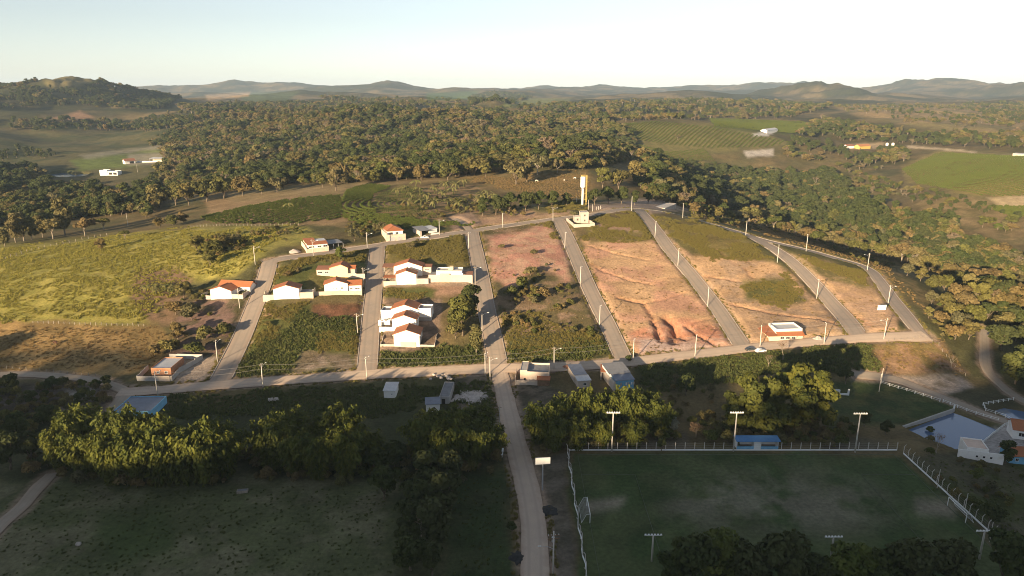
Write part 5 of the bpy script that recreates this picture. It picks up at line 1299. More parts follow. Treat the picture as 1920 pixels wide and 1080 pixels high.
def animal(p, rz, mat, name, lab, cat, s=1.0, graze=True):
    vs = [(0,0,1.25),(-.55,0,1.28),(.55,0,1.25),(.85,0,1.45 if not graze else 1.15),(1.25,0,1.75 if not graze else .6),(1.5,0,1.65 if not graze else .25)]
    ed = [(0,1),(0,2),(2,3),(3,4),(4,5)]; rad = [.34,.33,.33,.2,.15,.09]
    def leg(i, pts, rr):
        last = i
        for q, r in zip(pts, rr): vs.append(q); rad.append(r); ed.append((last, len(vs)-1)); last = len(vs)-1
    for y in (-.18, .18):
        leg(2, [(.55,y,.95),(.58,y,.55),(.56,y,.05)], [.14,.075,.06]); leg(1, [(-.58,y,.95),(-.66,y,.55),(-.60,y,.05)], [.18,.085,.06])
    leg(1, [(-.92,0,1.15),(-1.05,0,.6)], [.06,.05])
    me = bpy.data.meshes.new(name); me.from_pydata(vs, ed, []); me.materials.append(MATS[mat])
    o = link(name, me, None, p, rz); o.scale = (s,)*3; tag(o, lab, cat)
    o.modifiers.new('skin', 'SKIN'); 
    for i, r in enumerate(rad): me.skin_vertices[0].data[i].radius = (r, r)
    me.skin_vertices[0].data[0].use_root = True
    o.modifiers.new('sub', 'SUBSURF').levels = 1; o.modifiers['sub'].render_levels = 1
animal(spot(105,646), 2.8, 'horse_hide', 'horse', 'dark brown horse grazing on the dry meadow at left', 'horse')
for i, (bx, by, w) in enumerate(((1006,341,'leftmost of three behind the water tower'), (1058,340,'middle one of three behind the water tower'), (1078,336,'rightmost of three behind the water tower'))):
    animal(spot(bx, by), i * 1.3, 'cow_hide', 'cow', 'pale cow on the hilltop pasture, ' + w, 'cow', 1.15)
def heap(p, r, h, mat, name, lab, cat, seed=0, sy=1.0, squash=1):
    R = np.random.default_rng(seed); mb = MB(); rings, seg = 5, 16; vs = [(0, 0, h)]; fs = []
    for i in range(1, rings + 1):
        t = i / rings
        for k in range(seg):
            a = 2*math.pi*k/seg; rr = r*t*(1+.18*R.normal()); vs.append((rr*math.cos(a), rr*math.sin(a)*sy, h*(1-t)**1.1*(1+.2*R.normal())-(.3 if i == rings else 0)))
    for k in range(seg): fs.append((0, 1+k, 1+(k+1) % seg))
    for i in range(rings-1):
        for k in range(seg): fs.append((1+i*seg+k, 1+(i+1)*seg+k, 1+(i+1)*seg+(k+1) % seg, 1+i*seg+(k+1) % seg))
    mb.add(vs, fs); return tag(mb.build(name, mat, loc=p, smooth=True), lab, cat)
heap(spot(970,1045), 2.6, .5, 'asphalt_heap', 'gravel_heap', 'dark gravel heap on the left edge of the foreground road', 'heap', 1)
heap(spot(1030,958), 2.6, .45, 'asphalt_heap', 'gravel_heap', 'dark gravel heap right of the foreground road below the billboard', 'heap', 2)
heap(spot(1064,688), 2.4, 1.2, 'earth_red', 'earth_heap', 'pinkish earth heap beside the main road near the beige block house', 'heap', 3)
heap(spot(552,474), 3.0, 1.2, 'rubble', 'earth_heap', 'pale earth heap beside the hilltop road left of the salmon house', 'heap', 4)
heap(spot(887,745), 7, 1.2, 'rubble', 'earth_heap', 'wide low rubble mound beside the concrete shell', 'heap', 5)
heap(spot(1534,634), 2.6, 1.2, 'rubble', 'earth_heap', 'grey gravel heap right of the flat-roofed tiled-skirt house', 'heap', 6)
R_ = random.Random(12)
def rock(p, r, mat, name, lab, cat, group=None):
    mb = MB(); vs, fs = [], []; n = 8
    for i in range(5):
        for k in range(n):
            a, b = 2*math.pi*k/n, math.pi*(i/4-.5); q = r*R_.uniform(.8,1.15); vs.append((q*math.cos(a)*math.cos(b), q*math.sin(a)*math.cos(b), q*.75*math.sin(b)+r*.4))
    for i in range(4):
        for k in range(n): fs.append((i*n+k, i*n+(k+1) % n, (i+1)*n+(k+1) % n, (i+1)*n+k))
    mb.add(vs, fs); return tag(mb.build(name, mat, loc=p, smooth=True), lab, cat, group)
rock(spot(508,752), 1.1, 'rubble', 'boulder', 'left one of two pale round boulders below the main road', 'boulder')
rock(spot(518,751), 1.1, 'rubble', 'boulder', 'right one of two pale round boulders below the main road', 'boulder')
rock(spot(147,1022), .7, 'rubble', 'boulder', 'pale round stone alone on the dark foreground meadow', 'boulder')
for k in range(18):
    rock(spot(R_.uniform(806,848), R_.uniform(702,713)), R_.uniform(.35,.8), 'rubble', 'rubble_block', 'pale rubble block in the heap behind the concrete shell', 'rubble', 'rubble blocks by the main road')
o = thing('pallet_stack', spot(455,923), .2, 'weathered wooden trough at the edge of the foreground meadow', 'trough')
MB().box(-1.4,1.4,-.6,.6,-.2,.7).build('tub', 'wood_post', o); MB().box(-1.2,1.2,-.4,.4,.701,.76).build('filling', 'concrete_dark', o)
o = thing('bridge_parapet', spot(942,852), 1.5, 'small concrete culvert parapet at the left edge of the foreground road', 'parapet')
MB().box(-1.8,1.8,-.2,.2,-.5,.9).build('wall', 'concrete', o); MB().box(-1.9,1.9,-.26,.26,.901,1.0).build('coping', 'white_paint', o)

# ------------------------------------------------------------------ trees and plants that stand out one by one
def row(name, kind, items, group, cat='tree', widen=1.0):
    for px, py, hh, lab in items:
        p = spot(px, py); plant(name, kind, p, hh, lab, cat, group, widen)
# bamboo groves of the foreground: clumps placed along the gully
BAM = [  # column, row of the foot, height
 ('grove below the blue slab roof', [(120,880,13),(165,895,14),(215,905,14),(260,905,15),(305,905,15.5),(350,905,15),(150,850,13),(230,865,14),(290,865,15)]),
 ('grove right of the golden clumps', [(385,905,15),(420,892,14),(395,862,14)]),
 ('dark middle left grove', [(515,882,13.5),(555,890,14),(600,895,12),(650,893,13.5),(692,878,11),(540,852,13.5),(590,855,12),(645,850,13)]),
 ('grove left of the road', [(795,870,12),(840,880,12.5),(885,875,12.5),(920,860,11.5),(860,840,12),(905,830,11),(815,838,11)]),
 ('golden grove right of the road', [(1012,830,13.5),(1040,845,10),(1060,815,12),(1100,812,12),(1135,810,12.5),(1175,808,12.5),(1215,800,12),(1085,842,9),(1130,840,9),(1190,838,9),(1235,818,10)]),
]
ORD = 'first second third fourth fifth sixth seventh eighth ninth tenth eleventh twelfth thirteenth fourteenth fifteenth sixteenth seventeenth eighteenth nineteenth twentieth twenty-first twenty-second twenty-third'.split()
wh = ['first','second','third','fourth','fifth','sixth','seventh','eighth','ninth','tenth','eleventh','twelfth']
for lab, items in BAM:
    for k, (px, py, hh) in enumerate(sorted(items)):
        p = spot(px, py); hh *= _pick.uniform(.88, 1.14); plant('bamboo_clump', 'bamboo', p, hh * 1.02, '%s bamboo clump from the left in the %s' % (wh[k], lab), 'bamboo', 'bamboo clumps along the gully', 1.02)
def one(name, kind, px, py, hh, lab, cat='tree', group=None, widen=1.0):
    p = spot(px, py); return plant(name, kind, p, hh, lab, cat, group, widen)
one('mango_tree', 'mango', 1415, 806, 17.5, 'huge round-crowned tree directly above the blue dugout, left of its larger twin', 'tree', None, 1.0)
one('mango_tree', 'mango', 1498, 800, 19.5, 'huge round-crowned tree with golden top behind the football field, right half', 'tree', None, 1.0)
one('broad_tree', 'dark', 1372, 800, 9, 'dark tree at the left foot of the huge round-crowned tree')
one('broad_tree', 'dark', 1285, 742, 8, 'small dark tree with golden tip on the slope left of the huge round crown')
one('silver_tree', 'silver', 1257, 815, 6, 'pale silvery small tree behind the far touchline')
one('reddish_bare_tree', 'autumn', 1305, 820, 5.5, 'reddish thin tree beside the silvery tree behind the far touchline')
one('bare_tree', 'bare', 1755, 850, 6.5, 'leafless tree in front of the fish pond')
one('bare_tree', 'bare', 1468, 675, 8, 'leafless tree below the main road near the parked cars')
one('bare_tree', 'bare', 1440, 690, 6, 'small reddish leafless tree left below the parked cars')
one('bare_tree', 'bare', 1783, 690, 6, 'pale leafless tree on the bank below the right junction')
one('bare_tree', 'bare', 790, 1005, 7, 'pale leafless tree between the dark trees of the foreground')
one('tall_shade_tree', 'forest', 868, 632, 17, 'tall golden-lit tree beside the third street')
one('tall_shade_tree', 'dark', 882, 600, 14, 'dark tree behind the tall golden-lit tree on the third street')
one('tall_shade_tree', 'forest', 855, 638, 8, 'bushy tree at the foot of the tall golden-lit tree')
one('slender_tree', 'euc', 893, 663, 11, 'slender pale-stemmed tree in front of the tall golden-lit tree', widen=1.2)
row('foreground_tree', 'dark', [(720,935,9,'dark rounded tree at the right end of the foreground meadow'), (800,930,12,'first dark tree in the line left of the foreground road, topmost'), (830,985,13,'middle dark tree in the line left of the foreground road'), (845,920,11,'dark tree at the upper right of the foreground tree line'), (790,965,10,'dark tree filling the upper left of the foreground tree line'), (815,1030,12,'wide dark tree in the lower half of the foreground tree line'), (845,955,9,'low dark tree on the road side of the foreground tree line'), (765,1035,9,'low dark tree on the meadow side, lower half of the line'), (705,890,8,'dark tree left of the gap between the bamboo groves'), (775,990,8,'dark tree on the meadow side of the foreground tree line'), (770,1070,9,'nearest dark tree left of the foreground road, with yellow leaves'), (810,1080,8,'dark tree at the bottom edge left of the foreground road'), (740,880,9,'dark tree between the bamboo groves'), (960,1000,3,'small bush at the left verge of the foreground road'),
 (1260,1110,9,'dark tree at the bottom edge below the near floodlight'), (1300,1100,13,'first dark tree along the near touchline'), (1400,1110,11,'second dark tree along the near touchline'), (1460,1105,13,'third dark tree along the near touchline'), (1530,1112,9,'fourth dark tree along the near touchline'), (1650,1115,10,'fifth dark tree along the near touchline'), (1710,1110,13,'sixth dark tree along the near touchline'), (1770,1110,12,'seventh dark tree along the near touchline'), (1880,1100,12,'dark tree in the bottom right corner'), (1855,985,6,'small dark tree outside the right field fence'), (1885,870,7,'dark tree beside the pond pavilion'), (1240,845,4,'bush behind the far touchline below the golden bamboo'),
 (20,880,11,'dark tree at the left edge beside the bamboo'), (60,870,10,'second dark tree from the left edge beside the bamboo'), (-30,850,11,'dark tree cut by the left picture edge'), (35,830,10,'dark tree behind the two at the left edge'),
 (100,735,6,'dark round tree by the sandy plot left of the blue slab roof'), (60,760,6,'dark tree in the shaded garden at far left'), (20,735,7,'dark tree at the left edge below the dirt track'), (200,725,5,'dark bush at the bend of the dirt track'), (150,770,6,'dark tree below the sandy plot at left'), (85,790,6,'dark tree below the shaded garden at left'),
 (850,725,3,'dark bush beside the rubble heap'), (1142,700,3.5,'dark bush beside the red-roofed shed'), (1178,678,3,'round dark bush on the main road verge by the blue house'), (1620,800,6,'dark tree right of the huge round crown'), (1660,815,5,'dark bush behind the far right touchline'), (1585,720,7,'dark tree right of the huge round crown by the white ruin'), (1545,705,7,'dark tree behind the huge round crown')], 'dark trees of the foreground')
row('yellow_tree', 'bright', [(1345,1095,13,'yellow-topped tree along the near touchline'), (1590,1110,12,'loose yellowish tree along the near touchline'), (795,950,8,'bright green small tree in the foreground tree line'), (1745,800,3,'bright little tree on the pond edge'), (640,492,7.5,'bright green round tree behind the cream gable house'), (1830,900,4,'bright bush on the slope below the pavilion')], 'bright foliage trees', widen=1.1)
# left edge eucalypts and field edge
row('slender_eucalypt', 'euc', [(122,440,24,'tall columnar golden tree at the left field edge'), (205,395,17,'slim columnar tree standing alone behind the left field'), (185,400,14,'slim pale columnar tree left of the lone one'), (165,405,12,'small columnar tree in the left tree row'), (30,455,18,'columnar tree at the far left field edge'), (60,450,15,'second columnar tree from the left at the field edge'), (80,445,14,'third columnar tree from the left at the field edge'), (10,462,12,'leftmost thin columnar tree at the field edge')], 'columnar trees at the left field edge', widen=1.25)
row('field_edge_tree', 'umbrella', [(160,443,12,'spreading tree right of the tall columnar golden tree'), (100,448,13,'spreading tree at the foot of the tall columnar golden tree'), (45,452,12,'spreading tree between the columnar trees at left'), (195,432,9,'low spreading tree on the upper pasture edge'), (235,450,6,'small golden tree on the upper pasture')], 'spreading trees at the left field edge')
row('wood_edge_tree', 'forest', [(300,390,21,'large pale golden tree at the left corner of the wood'), (330,385,20,'large tree behind the corner tree of the wood'), (355,385,19,'third large tree of the wood corner'), (388,378,21,'tall golden tree in the wood front'), (420,372,20,'tall tree right of the golden one in the wood front'), (455,368,19,'tall tree with bare stem in the wood front'), (490,365,14,'round tree on the wood front above the coffee rows'), (520,362,15,'spindly tree on the wood front above the coffee rows'), (630,358,19,'big round tree left of the curved coffee rows'), (605,352,13,'smaller tree left of the big round one by the coffee rows'), (700,345,13,'tree on the wood front behind the curved coffee rows'), (745,340,14,'second tree on the wood front behind the curved coffee rows'), (790,338,15,'third tree on the wood front behind the curved coffee rows'), (840,338,16,'fourth tree on the wood front behind the curved coffee rows'), (875,330,12,'paired small trees on the hilltop pasture edge'), (910,332,13,'twin-stemmed tree on the hilltop pasture edge'), (968,346,22,'large solitary round tree on the hilltop pasture'), (987,342,15,'tree touching the large solitary round tree'), (1130,352,17,'large tree on the hilltop right of the water tower'), (1160,355,18,'second large tree right of the water tower'), (1195,345,22,'wide golden tree behind the crest right of the water tower'), (1215,350,18,'tall tree right of the wide golden one'), (1240,365,15,'tree on the crest above the unfinished block building'), (1265,370,14,'second tree on the crest above the unfinished block building'), (325,425,9,'bushy tree at the top of the pasture'), (300,428,8,'second bushy tree at the top of the pasture'), (345,420,9,'third bushy tree at the top of the pasture')], 'trees of the wood front')
row('umbrella_tree', 'umbrella', [(1008,328,17,'flat-crowned tree beyond the hilltop pasture'), (1045,325,12,'second flat-crowned tree beyond the hilltop pasture'), (1270,262,9,'whitish tree in the distant coffee field')], 'flat-crowned trees')
row('crest_tree', 'dark', [(905,408,11,'dark tree left of the cut bank on the crest'), (930,405,12,'second dark tree on the crest'), (955,402,13,'third dark tree on the crest'), (985,398,13,'fourth dark tree on the crest left of the water tower'), (1010,395,12,'fifth dark tree on the crest left of the water tower'), (1035,392,11,'dark tree nearest left of the water tower'), (1062,388,9,'small dark tree touching the water tower from the left'), (1115,385,11,'dark tree nearest right of the water tower'), (1140,382,12,'second dark tree right of the water tower'), (1165,382,12,'third dark tree right of the water tower'), (1190,385,10,'fourth dark tree right of the water tower'), (1215,382,9,'bush on the crest verge')], 'dark trees on the crest')
RIDGE = [(1300,402,10),(1322,405,9),(1345,410,10),(1365,412,9),(1404,420,15),(1425,425,9),(1450,432,13),(1470,436,11),(1490,440,11),(1510,448,12),(1532,455,11),(1550,458,12),(1575,464,11),(1600,470,11),(1622,474,10),(1645,480,12),(1665,484,12),(1690,492,15),(1712,498,15),(1735,506,9),(1700,520,7),(1725,530,7)]
_mid = [((a[0] + b[0]) / 2, (a[1] + b[1]) / 2 - 1, (a[2] + b[2]) / 2 + .5) for a, b in zip(RIDGE[:19], RIDGE[1:20])]
for k, (px, py, hh) in enumerate(_mid):
    p = spot(px, py); plant('ridge_tree', ['low', 'forest', 'lofty'][k % 3], p, hh, 'bushy tree filling the ridge row beside the hilltop road, %s from the left' % ORD[k], 'tree', 'trees along the ridge road', 1.15)
for k, (px, py, hh) in enumerate(RIDGE):
    p = spot(px, py); plant('ridge_tree', 'umbrella' if px in (1404,1690,1712,1450) else 'forest', p, hh, 'golden-lit ridge tree beside the hilltop road, %s from the left' % ORD[k], 'tree', 'trees along the ridge road', 1.2)
RIDGE2 = [(x + 10 * (-1) ** i, y - 9 - (i % 3) * 3, h_ + 2) for i, (x, y, h_) in enumerate(RIDGE[:20])]
for k, (px, py, hh) in enumerate(sorted(RIDGE2)):
    p = spot(px, py); plant('ridge_tree', 'forest' if k % 3 else 'dark', p, min(hh, 14), 'taller tree behind the ridge row beyond the hilltop road, %s from the left' % ORD[k], 'tree', 'trees along the ridge road')
RSL = [(1752,548,9),(1775,520,12),(1800,540,13),(1820,555,12),(1795,570,10),(1770,580,8),(1745,575,7),(1810,590,11),(1785,600,8),(1830,580,13),(1850,570,14),(1762,610,6),(1800,620,8),(1790,640,7),(1815,640,9),(1740,600,5),(1850,545,12),(1875,590,12),(1770,550,9),(1825,610,10)]
for k, (px, py, hh) in enumerate(sorted(RSL)):
    p = spot(px, py); plant('slope_tree', 'forest', p, hh, 'golden-green tree on the wooded right slope, %s from the left' % ORD[k], 'tree', 'trees on the right slope')
BAN = [(275,548),(288,546),(300,545),(312,546),(325,547),(338,549),(348,551),(293,553),(318,553)]
for k, (px, py) in enumerate(BAN): plant('banana_plant', 'banana', spot(px, py), 4.2, '%s banana plant from the left in the row on the pasture bank' % wh[k], 'banana plant', 'banana plants on the pasture bank')
BAN2 = [(745,368),(760,362),(772,375),(788,366),(800,378),(815,362),(830,372),(850,366),(765,390),(790,392),(905,378),(915,372),(840,388),(860,395),(900,386),(925,380),(815,392),(780,352),(835,355),(870,350),(855,356)]
for k, (px, py) in enumerate(sorted(BAN2)): plant('banana_plant', 'banana', spot(px, py), 7.5, 'golden banana plant in the scrub behind the hilltop houses, %s from the left' % ORD[k], 'banana plant', 'banana plants behind the hilltop houses')
plant('banana_plant', 'banana', spot(542, 395), 6.5, 'lone palm-like plant among the dark coffee rows', 'palm')
BUSH = [(370,470,8,'dark thicket bush beside the left street, topmost'),(400,480,9,'dark bush at the pasture corner by the hilltop road'),(420,470,8,'second dark bush at the pasture corner'),(440,462,7,'third dark bush at the pasture corner'),(395,500,8,'dark bush above the white house with two red roofs'),(190,470,7,'round dark bush in the middle of the pasture'),(330,590,7,'dark bush on the bank below the banana plants'),(345,560,8,'dark bush right of the banana plants'),(360,600,8,'dark bush above the brick house'),(335,640,8,'bush at the right edge of the dry meadow'),(320,660,6,'small golden bush at the right edge of the dry meadow'),(385,640,6,'bush left of the lower left street'),(420,630,5,'bush at the verge of the lower left street'),(365,665,6,'bush behind the brick house'),(290,668,5,'golden small tree beside the brick house'),(980,545,6,'green bush in the middle of the scrubby pink lot'),(995,520,5,'upper bush in the scrubby pink lot'),(960,560,5,'left bush in the scrubby pink lot'),(1020,560,5,'right bush in the scrubby pink lot'),(1000,480,3,'small bush on the pink slope'),(1075,405,4,'bush beside the unfinished two-storey house'),(980,408,3.5,'round bush on the cut bank'),(715,440,7,'bush left of the two-storey cream house'),(665,455,7,'bush beside the grey carport'),(770,470,4,'bush at the top of the grassy lot below the hilltop road'),(940,470,3,'bush on the third street verge')]
for px, py, hh, lab in BUSH: plant('bush', 'shrub' if hh < 7 else 'forest', spot(px, py), hh, lab, 'bush', 'bushes about the estate', 1.15)

# ------------------------------------------------------------------ woods: the largest ones single, the rest one mass
FRAC = [('forest', .27), ('low', .18), ('lofty', .12), ('grey', .11), ('umbrella', .10), ('dark', .13), ('euc', .04), ('bare', .03), ('bright', .02)]
ZONES = [  # outline in the photo, spacing, lowest and highest tree, what to call them, palette
 ([(300,330),(330,240),(450,222),(560,212),(760,205),(900,212),(1000,222),(1130,228),(1185,255),(1200,300),(1120,318),(1000,318),(860,332),(720,340),(560,345),(400,360),(330,370)], 8.6, 6, 17, 'brown-green tree of the great wood behind the hilltop', FRAC),
 ([(1180,300),(1260,300),(1330,318),(1480,300),(1560,330),(1620,385),(1740,405),(1860,470),(2100,540),(2100,640),(1900,620),(1840,560),(1760,520),(1700,480),(1500,430),(1350,390),(1280,375),(1230,345)], 8.0, 8, 17, 'shaded tree in the dark valley beyond the ridge', [('dark', .62), ('low', .14), ('forest', .1), ('lofty', .08), ('bare', .03), ('grey', .03)]),  # mostly dark-leaved: part of the valley's shade is put into leaf colour
 ([(-150,345),(60,338),(100,352),(250,372),(290,350),(310,380),(280,405),(230,400),(120,415),(-150,440)], 9, 8, 14, 'dark tree in the valley belt behind the left pasture', [('dark', .6), ('forest', .3), ('euc', .1)]),
 ([(1855,560),(2100,600),(2100,800),(1920,745),(1870,700),(1858,650)], 7.5, 7, 11, 'dark tree at the right picture edge above the track', [('dark', .8), ('forest', .2)]),
 ([(1210,330),(1300,372),(1290,392),(1240,378),(1190,350)], 9, 10, 15, 'tree behind the crest right of the water tower', FRAC),
 ([(-150,158),(60,152),(90,160),(170,160),(200,150),(270,168),(340,186),(300,207),(160,200),(-150,208)], 11, 8, 13, 'tree on the distant left hill', [('dark', .7), ('forest', .3)]),
 ([(-150,243),(-150,228),(120,226),(230,232),(330,212),(420,222),(450,240),(400,252),(250,246)], 13, 9, 14, 'tree in the distant left belt', [('dark', .5), ('forest', .5)]),
 ([(330,200),(460,196),(640,192),(720,200),(640,228),(480,222),(350,215)], 15, 9, 14, 'tree in the distant middle belt', FRAC),
 ([(880,182),(925,172),(1000,182),(960,197),(880,200)], 14, 10, 14, 'tree on the distant wooded knob', [('dark', .8), ('forest', .2)]),
 ([(840,205),(940,203),(1080,196),(1300,188),(1450,192),(1560,200),(1480,222),(1330,225),(1130,232),(1000,218),(930,222)], 17, 9, 14, 'tree of the distant centre wood', FRAC),
 ([(1540,222),(1650,240),(1700,250),(1920,252),(2100,262),(2100,286),(1830,278),(1650,266),(1480,262)], 13, 8, 14, 'tree in the distant right belt', FRAC),
 ([(1480,262),(1600,282),(1700,280),(1710,300),(1640,322),(1540,315),(1470,292)], 10, 8, 14, 'tree around the distant yellow farm', FRAC),
 ([(1800,195),(2100,190),(2100,240),(1860,225)], 18, 8, 13, 'tree on the distant right pasture', FRAC),
 ([(1540,345),(1600,320),(1700,350),(1840,380),(1920,420),(1880,440),(1700,375)], 11, 5, 9, 'golden bush tree along the valley edge by the coffee field', FRAC),
 ([(-150,328),(60,316),(88,326),(60,345),(-150,350)], 9, 8, 14, 'dark tree in the group left of the valley pond', [('dark', .8), ('forest', .2)]),
 ([(-150,288),(40,283),(120,290),(130,302),(60,300),(-150,300)], 14, 6, 11, 'dark tree scattered over the left valley meadow', [('dark', .8), ('forest', .2)]),
 ([(250,262),(330,250),(340,268),(300,280)], 11, 7, 12, 'dark tree on the slope above the valley farm', [('dark', .8), ('forest', .2)]),
 ([(1560,198),(1750,196),(1920,205),(1920,240),(1820,252),(1700,236),(1600,215)], 30, 6, 12, 'tree dotted over the distant right pasture hills', FRAC),
 ([(600,180),(800,190),(870,190),(860,205),(720,203),(610,195)], 20, 9, 13, 'tree in the farthest middle belt', FRAC),
]
EXTRA = []
for zi, (poly, sp, lo, hi, lab, pal) in enumerate(ZONES):
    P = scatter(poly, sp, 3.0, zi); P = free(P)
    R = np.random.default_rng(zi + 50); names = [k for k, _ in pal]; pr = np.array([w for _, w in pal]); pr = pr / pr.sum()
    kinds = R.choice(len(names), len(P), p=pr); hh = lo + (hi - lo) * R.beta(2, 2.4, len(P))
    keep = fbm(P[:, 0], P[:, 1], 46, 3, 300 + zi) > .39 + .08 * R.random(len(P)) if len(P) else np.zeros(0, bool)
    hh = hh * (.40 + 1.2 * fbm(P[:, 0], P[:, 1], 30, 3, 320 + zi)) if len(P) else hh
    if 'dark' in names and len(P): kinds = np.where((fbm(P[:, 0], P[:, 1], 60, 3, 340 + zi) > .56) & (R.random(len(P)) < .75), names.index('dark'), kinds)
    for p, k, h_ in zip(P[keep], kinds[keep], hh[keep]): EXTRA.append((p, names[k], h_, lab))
_e = np.array([e[0] for e in EXTRA]); _h = np.array([e[2] for e in EXTRA])
_px, _py, _zc = project(_e[:, 0], _e[:, 1], _e[:, 2])
size = np.where((_px > -20) & (_px < 1940), _h / _zc, 0)
# trees hidden behind rising ground do not count as large in view
order = np.argsort(-size)
single = set(order[:290].tolist())
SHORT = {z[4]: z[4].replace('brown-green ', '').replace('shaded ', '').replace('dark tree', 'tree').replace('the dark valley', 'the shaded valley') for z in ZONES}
_lab = {}
for i in sorted(single, key=lambda j: _px[j]):
    p, k, h_, lab = EXTRA[i]
    zs = np.array([j for j in single if EXTRA[j][3] == lab])
    fx = (np.argsort(np.argsort(_px[zs]))[list(zs).index(i)] + .5) / len(zs); fz = (_py[zs] < _py[i]).mean()
    look = {'forest': 'round', 'dark': 'bushy', 'umbrella': 'flat-crowned', 'euc': 'slim', 'bare': 'leafless', 'bright': 'bright green', 'grey': 'thin greyish', 'lofty': 'upright', 'low': 'spreading'}[k]
    tall = 'tall' if h_ > np.median(_h[zs]) else 'low'
    deep = ['back rows', 'inner rows', 'front rows'][min(2, int(fz * 3))]
    side = ['far left end', 'left part', 'middle', 'right part', 'far right end'][min(4, int(fx * 5))]
    _lab.setdefault(('%s %s %s' % (tall, look, SHORT[lab]), side, deep), []).append((i, k, SHORT[lab] + 's'))
for (head, side, deep), mem in _lab.items():
    for n_, (i, k, grp) in enumerate(mem):
        lb = '%s, %s, %s' % (head, side, deep) if len(mem) == 1 else '%s, %s, %s %s' % (head, side, deep.replace(' rows', ''), ORD[min(n_, 22)])
        plant('wood_tree', k, Vector(EXTRA[i][0]), EXTRA[i][2], lb, 'tree', grp, _pick.uniform(.95, 1.5))
coll_w = []; index_of = {}
for k in ('forest', 'umbrella', 'dark', 'euc', 'bare', 'bright', 'grey', 'lofty', 'low'):
    index_of[k] = []
    for a, b in KINDS[k]:
        index_of[k].append(len(coll_w)); coll_w.append(joined(a, b, 'wood_' + k))
wood_coll = proto_collection('wood', coll_w)
rest = [i for i in range(len(EXTRA)) if i not in single]
P = np.array([EXTRA[i][0] for i in rest]); S = np.array([EXTRA[i][2] / KIND_H.get(EXTRA[i][1], 10) for i in rest]); I = np.array([random.choice(index_of[EXTRA[i][1]]) for i in rest])
_wz = np.random.default_rng(8).uniform(.60, 1.0, len(P))
cloud('woodland', wood_coll, P, S * 1.12 / _wz ** .5, I, 'brown-green woodland covering the hills behind the estate', 'woodland', sz=_wz)
# trees on the hill behind the viewpoint: their shadows fringe the lit ground
n = 800; R = np.random.default_rng(77); x = R.uniform(-860, 320, n); y = -262 + R.normal(size=n) * 26; m_ = np.abs(x + 388) > 44; x, y = x[m_], y[m_]; n = len(x)
ex = np.array([(-275,240),(-288,266),(-318,300),(-250,216)], float); x = np.concatenate([x, ex[:, 0]]); y = np.concatenate([y, ex[:, 1]]); n = len(x)  # tall trees out of view left of the pasture, added for their shadow bands
hs_ = R.uniform(.45, 1.0, n); hs_[-len(ex):] = R.uniform(1.7, 2.3, len(ex))
cloud('unseen_wood', wood_coll, np.stack([x, y, ground(x, y)], 1), hs_, np.array([random.choice(index_of['forest'] + index_of['umbrella']) for _ in range(n)]), 'unseen wood on the hill behind the viewpoint, and tall trees left of the frame', 'woodland')

# ------------------------------------------------------------------ grass, scrub, coffee
def tuft(seed, mat, n=44, h=.8, w=.75, bw=.065):
    R = np.random.default_rng(seed); V = []
    for k in range(n):
        a = R.uniform(0, 6.28); r = w * math.sqrt(R.random()); b = np.array([math.cos(a) * r, math.sin(a) * r, -.05]); a2 = R.uniform(0, 6.28)
        d1 = np.array([math.cos(a2), math.sin(a2), 0]); t = b + d1 * R.uniform(.1, .45) + np.array([0, 0, h * R.uniform(.5, 1.0)]); s = np.array([-d1[1], d1[0], 0]) * bw * R.uniform(.7, 1.4)
        V += [b - s, b + s, t + s * .5, t - s * .5]
    V = np.array(V); return np_mesh('tuft', V, np.arange(len(V)).reshape(-1, 4), R.uniform(0, 1, n), [mat])
GRASS = proto_collection('tufts', [tuft(i, 'grass_tall') for i in range(3)])
PAST_ = proto_collection('pasture_tufts', [tuft(10 + i, 'grass_pasture', 22, .6, .75, .16) for i in range(3)])
LUSH = proto_collection('lush_tufts', [tuft(20 + i, 'grass_lush', 22, .6, .7, .14) for i in range(3)])
DRYG = proto_collection('dry_tufts', [tuft(30 + i, 'grass_dry', 20, .6, .6, .12) for i in range(3)])
SCRUB = proto_collection('scrub', [joined(a, b, 'scrub') for a, b in KINDS['shrub']])
def meadow(name, polys, coll, sp, lo, hi, label, cat='grass', nv=3, keep=1.0, clear=.9, thin=None):
    Ps = [free(scatter(p, sp, clear, 7 + i, keep)) for i, p in enumerate(polys)]; P = np.concatenate(Ps); R = np.random.default_rng(len(P))
    if thin: m = fbm(P[:, 0], P[:, 1], thin[0], 3, 7) > thin[1] - .1 * R.random(len(P)); P = P[m]
    s = R.uniform(lo, hi, len(P)) * (.7 + .6 * fbm(P[:, 0], P[:, 1], 9, 2, 3))
    cloud(name, coll, P, s, R.integers(0, nv, len(P)), label, cat)
LOTS_TALL = [[(475,572),(590,572),(560,610),(520,640),(480,660)], [(590,630),(670,605),(670,655),(600,665)], [(515,505),(580,482),(690,468),(690,490),(590,500),(520,530)], [(725,458),(880,442),(885,480),(880,500),(790,500),(725,490)], [(720,545),(800,545),(790,560),(715,560)], [(1100,415),(1195,400),(1230,448),(1100,458)], [(1215,402),(1300,412),(1395,445),(1450,490),(1340,490),(1280,465)], [(1395,528),(1480,522),(1510,560),(1480,578),(1400,568)], [(1500,480),(1560,490),(1625,518),(1640,548),(1560,525)], [(990,425),(1040,415),(1055,455),(1040,450),(1020,430)], [(935,600),(1000,590),(1040,600),(1140,630),(1140,650),(960,680)], [(1020,388),(1100,378),(1100,392),(1030,402)]]
meadow('tall_grass', LOTS_TALL, GRASS, 1.0, .5, 1.15, 'tall olive grass growing on the empty lots', keep=.9, thin=(10, .40))
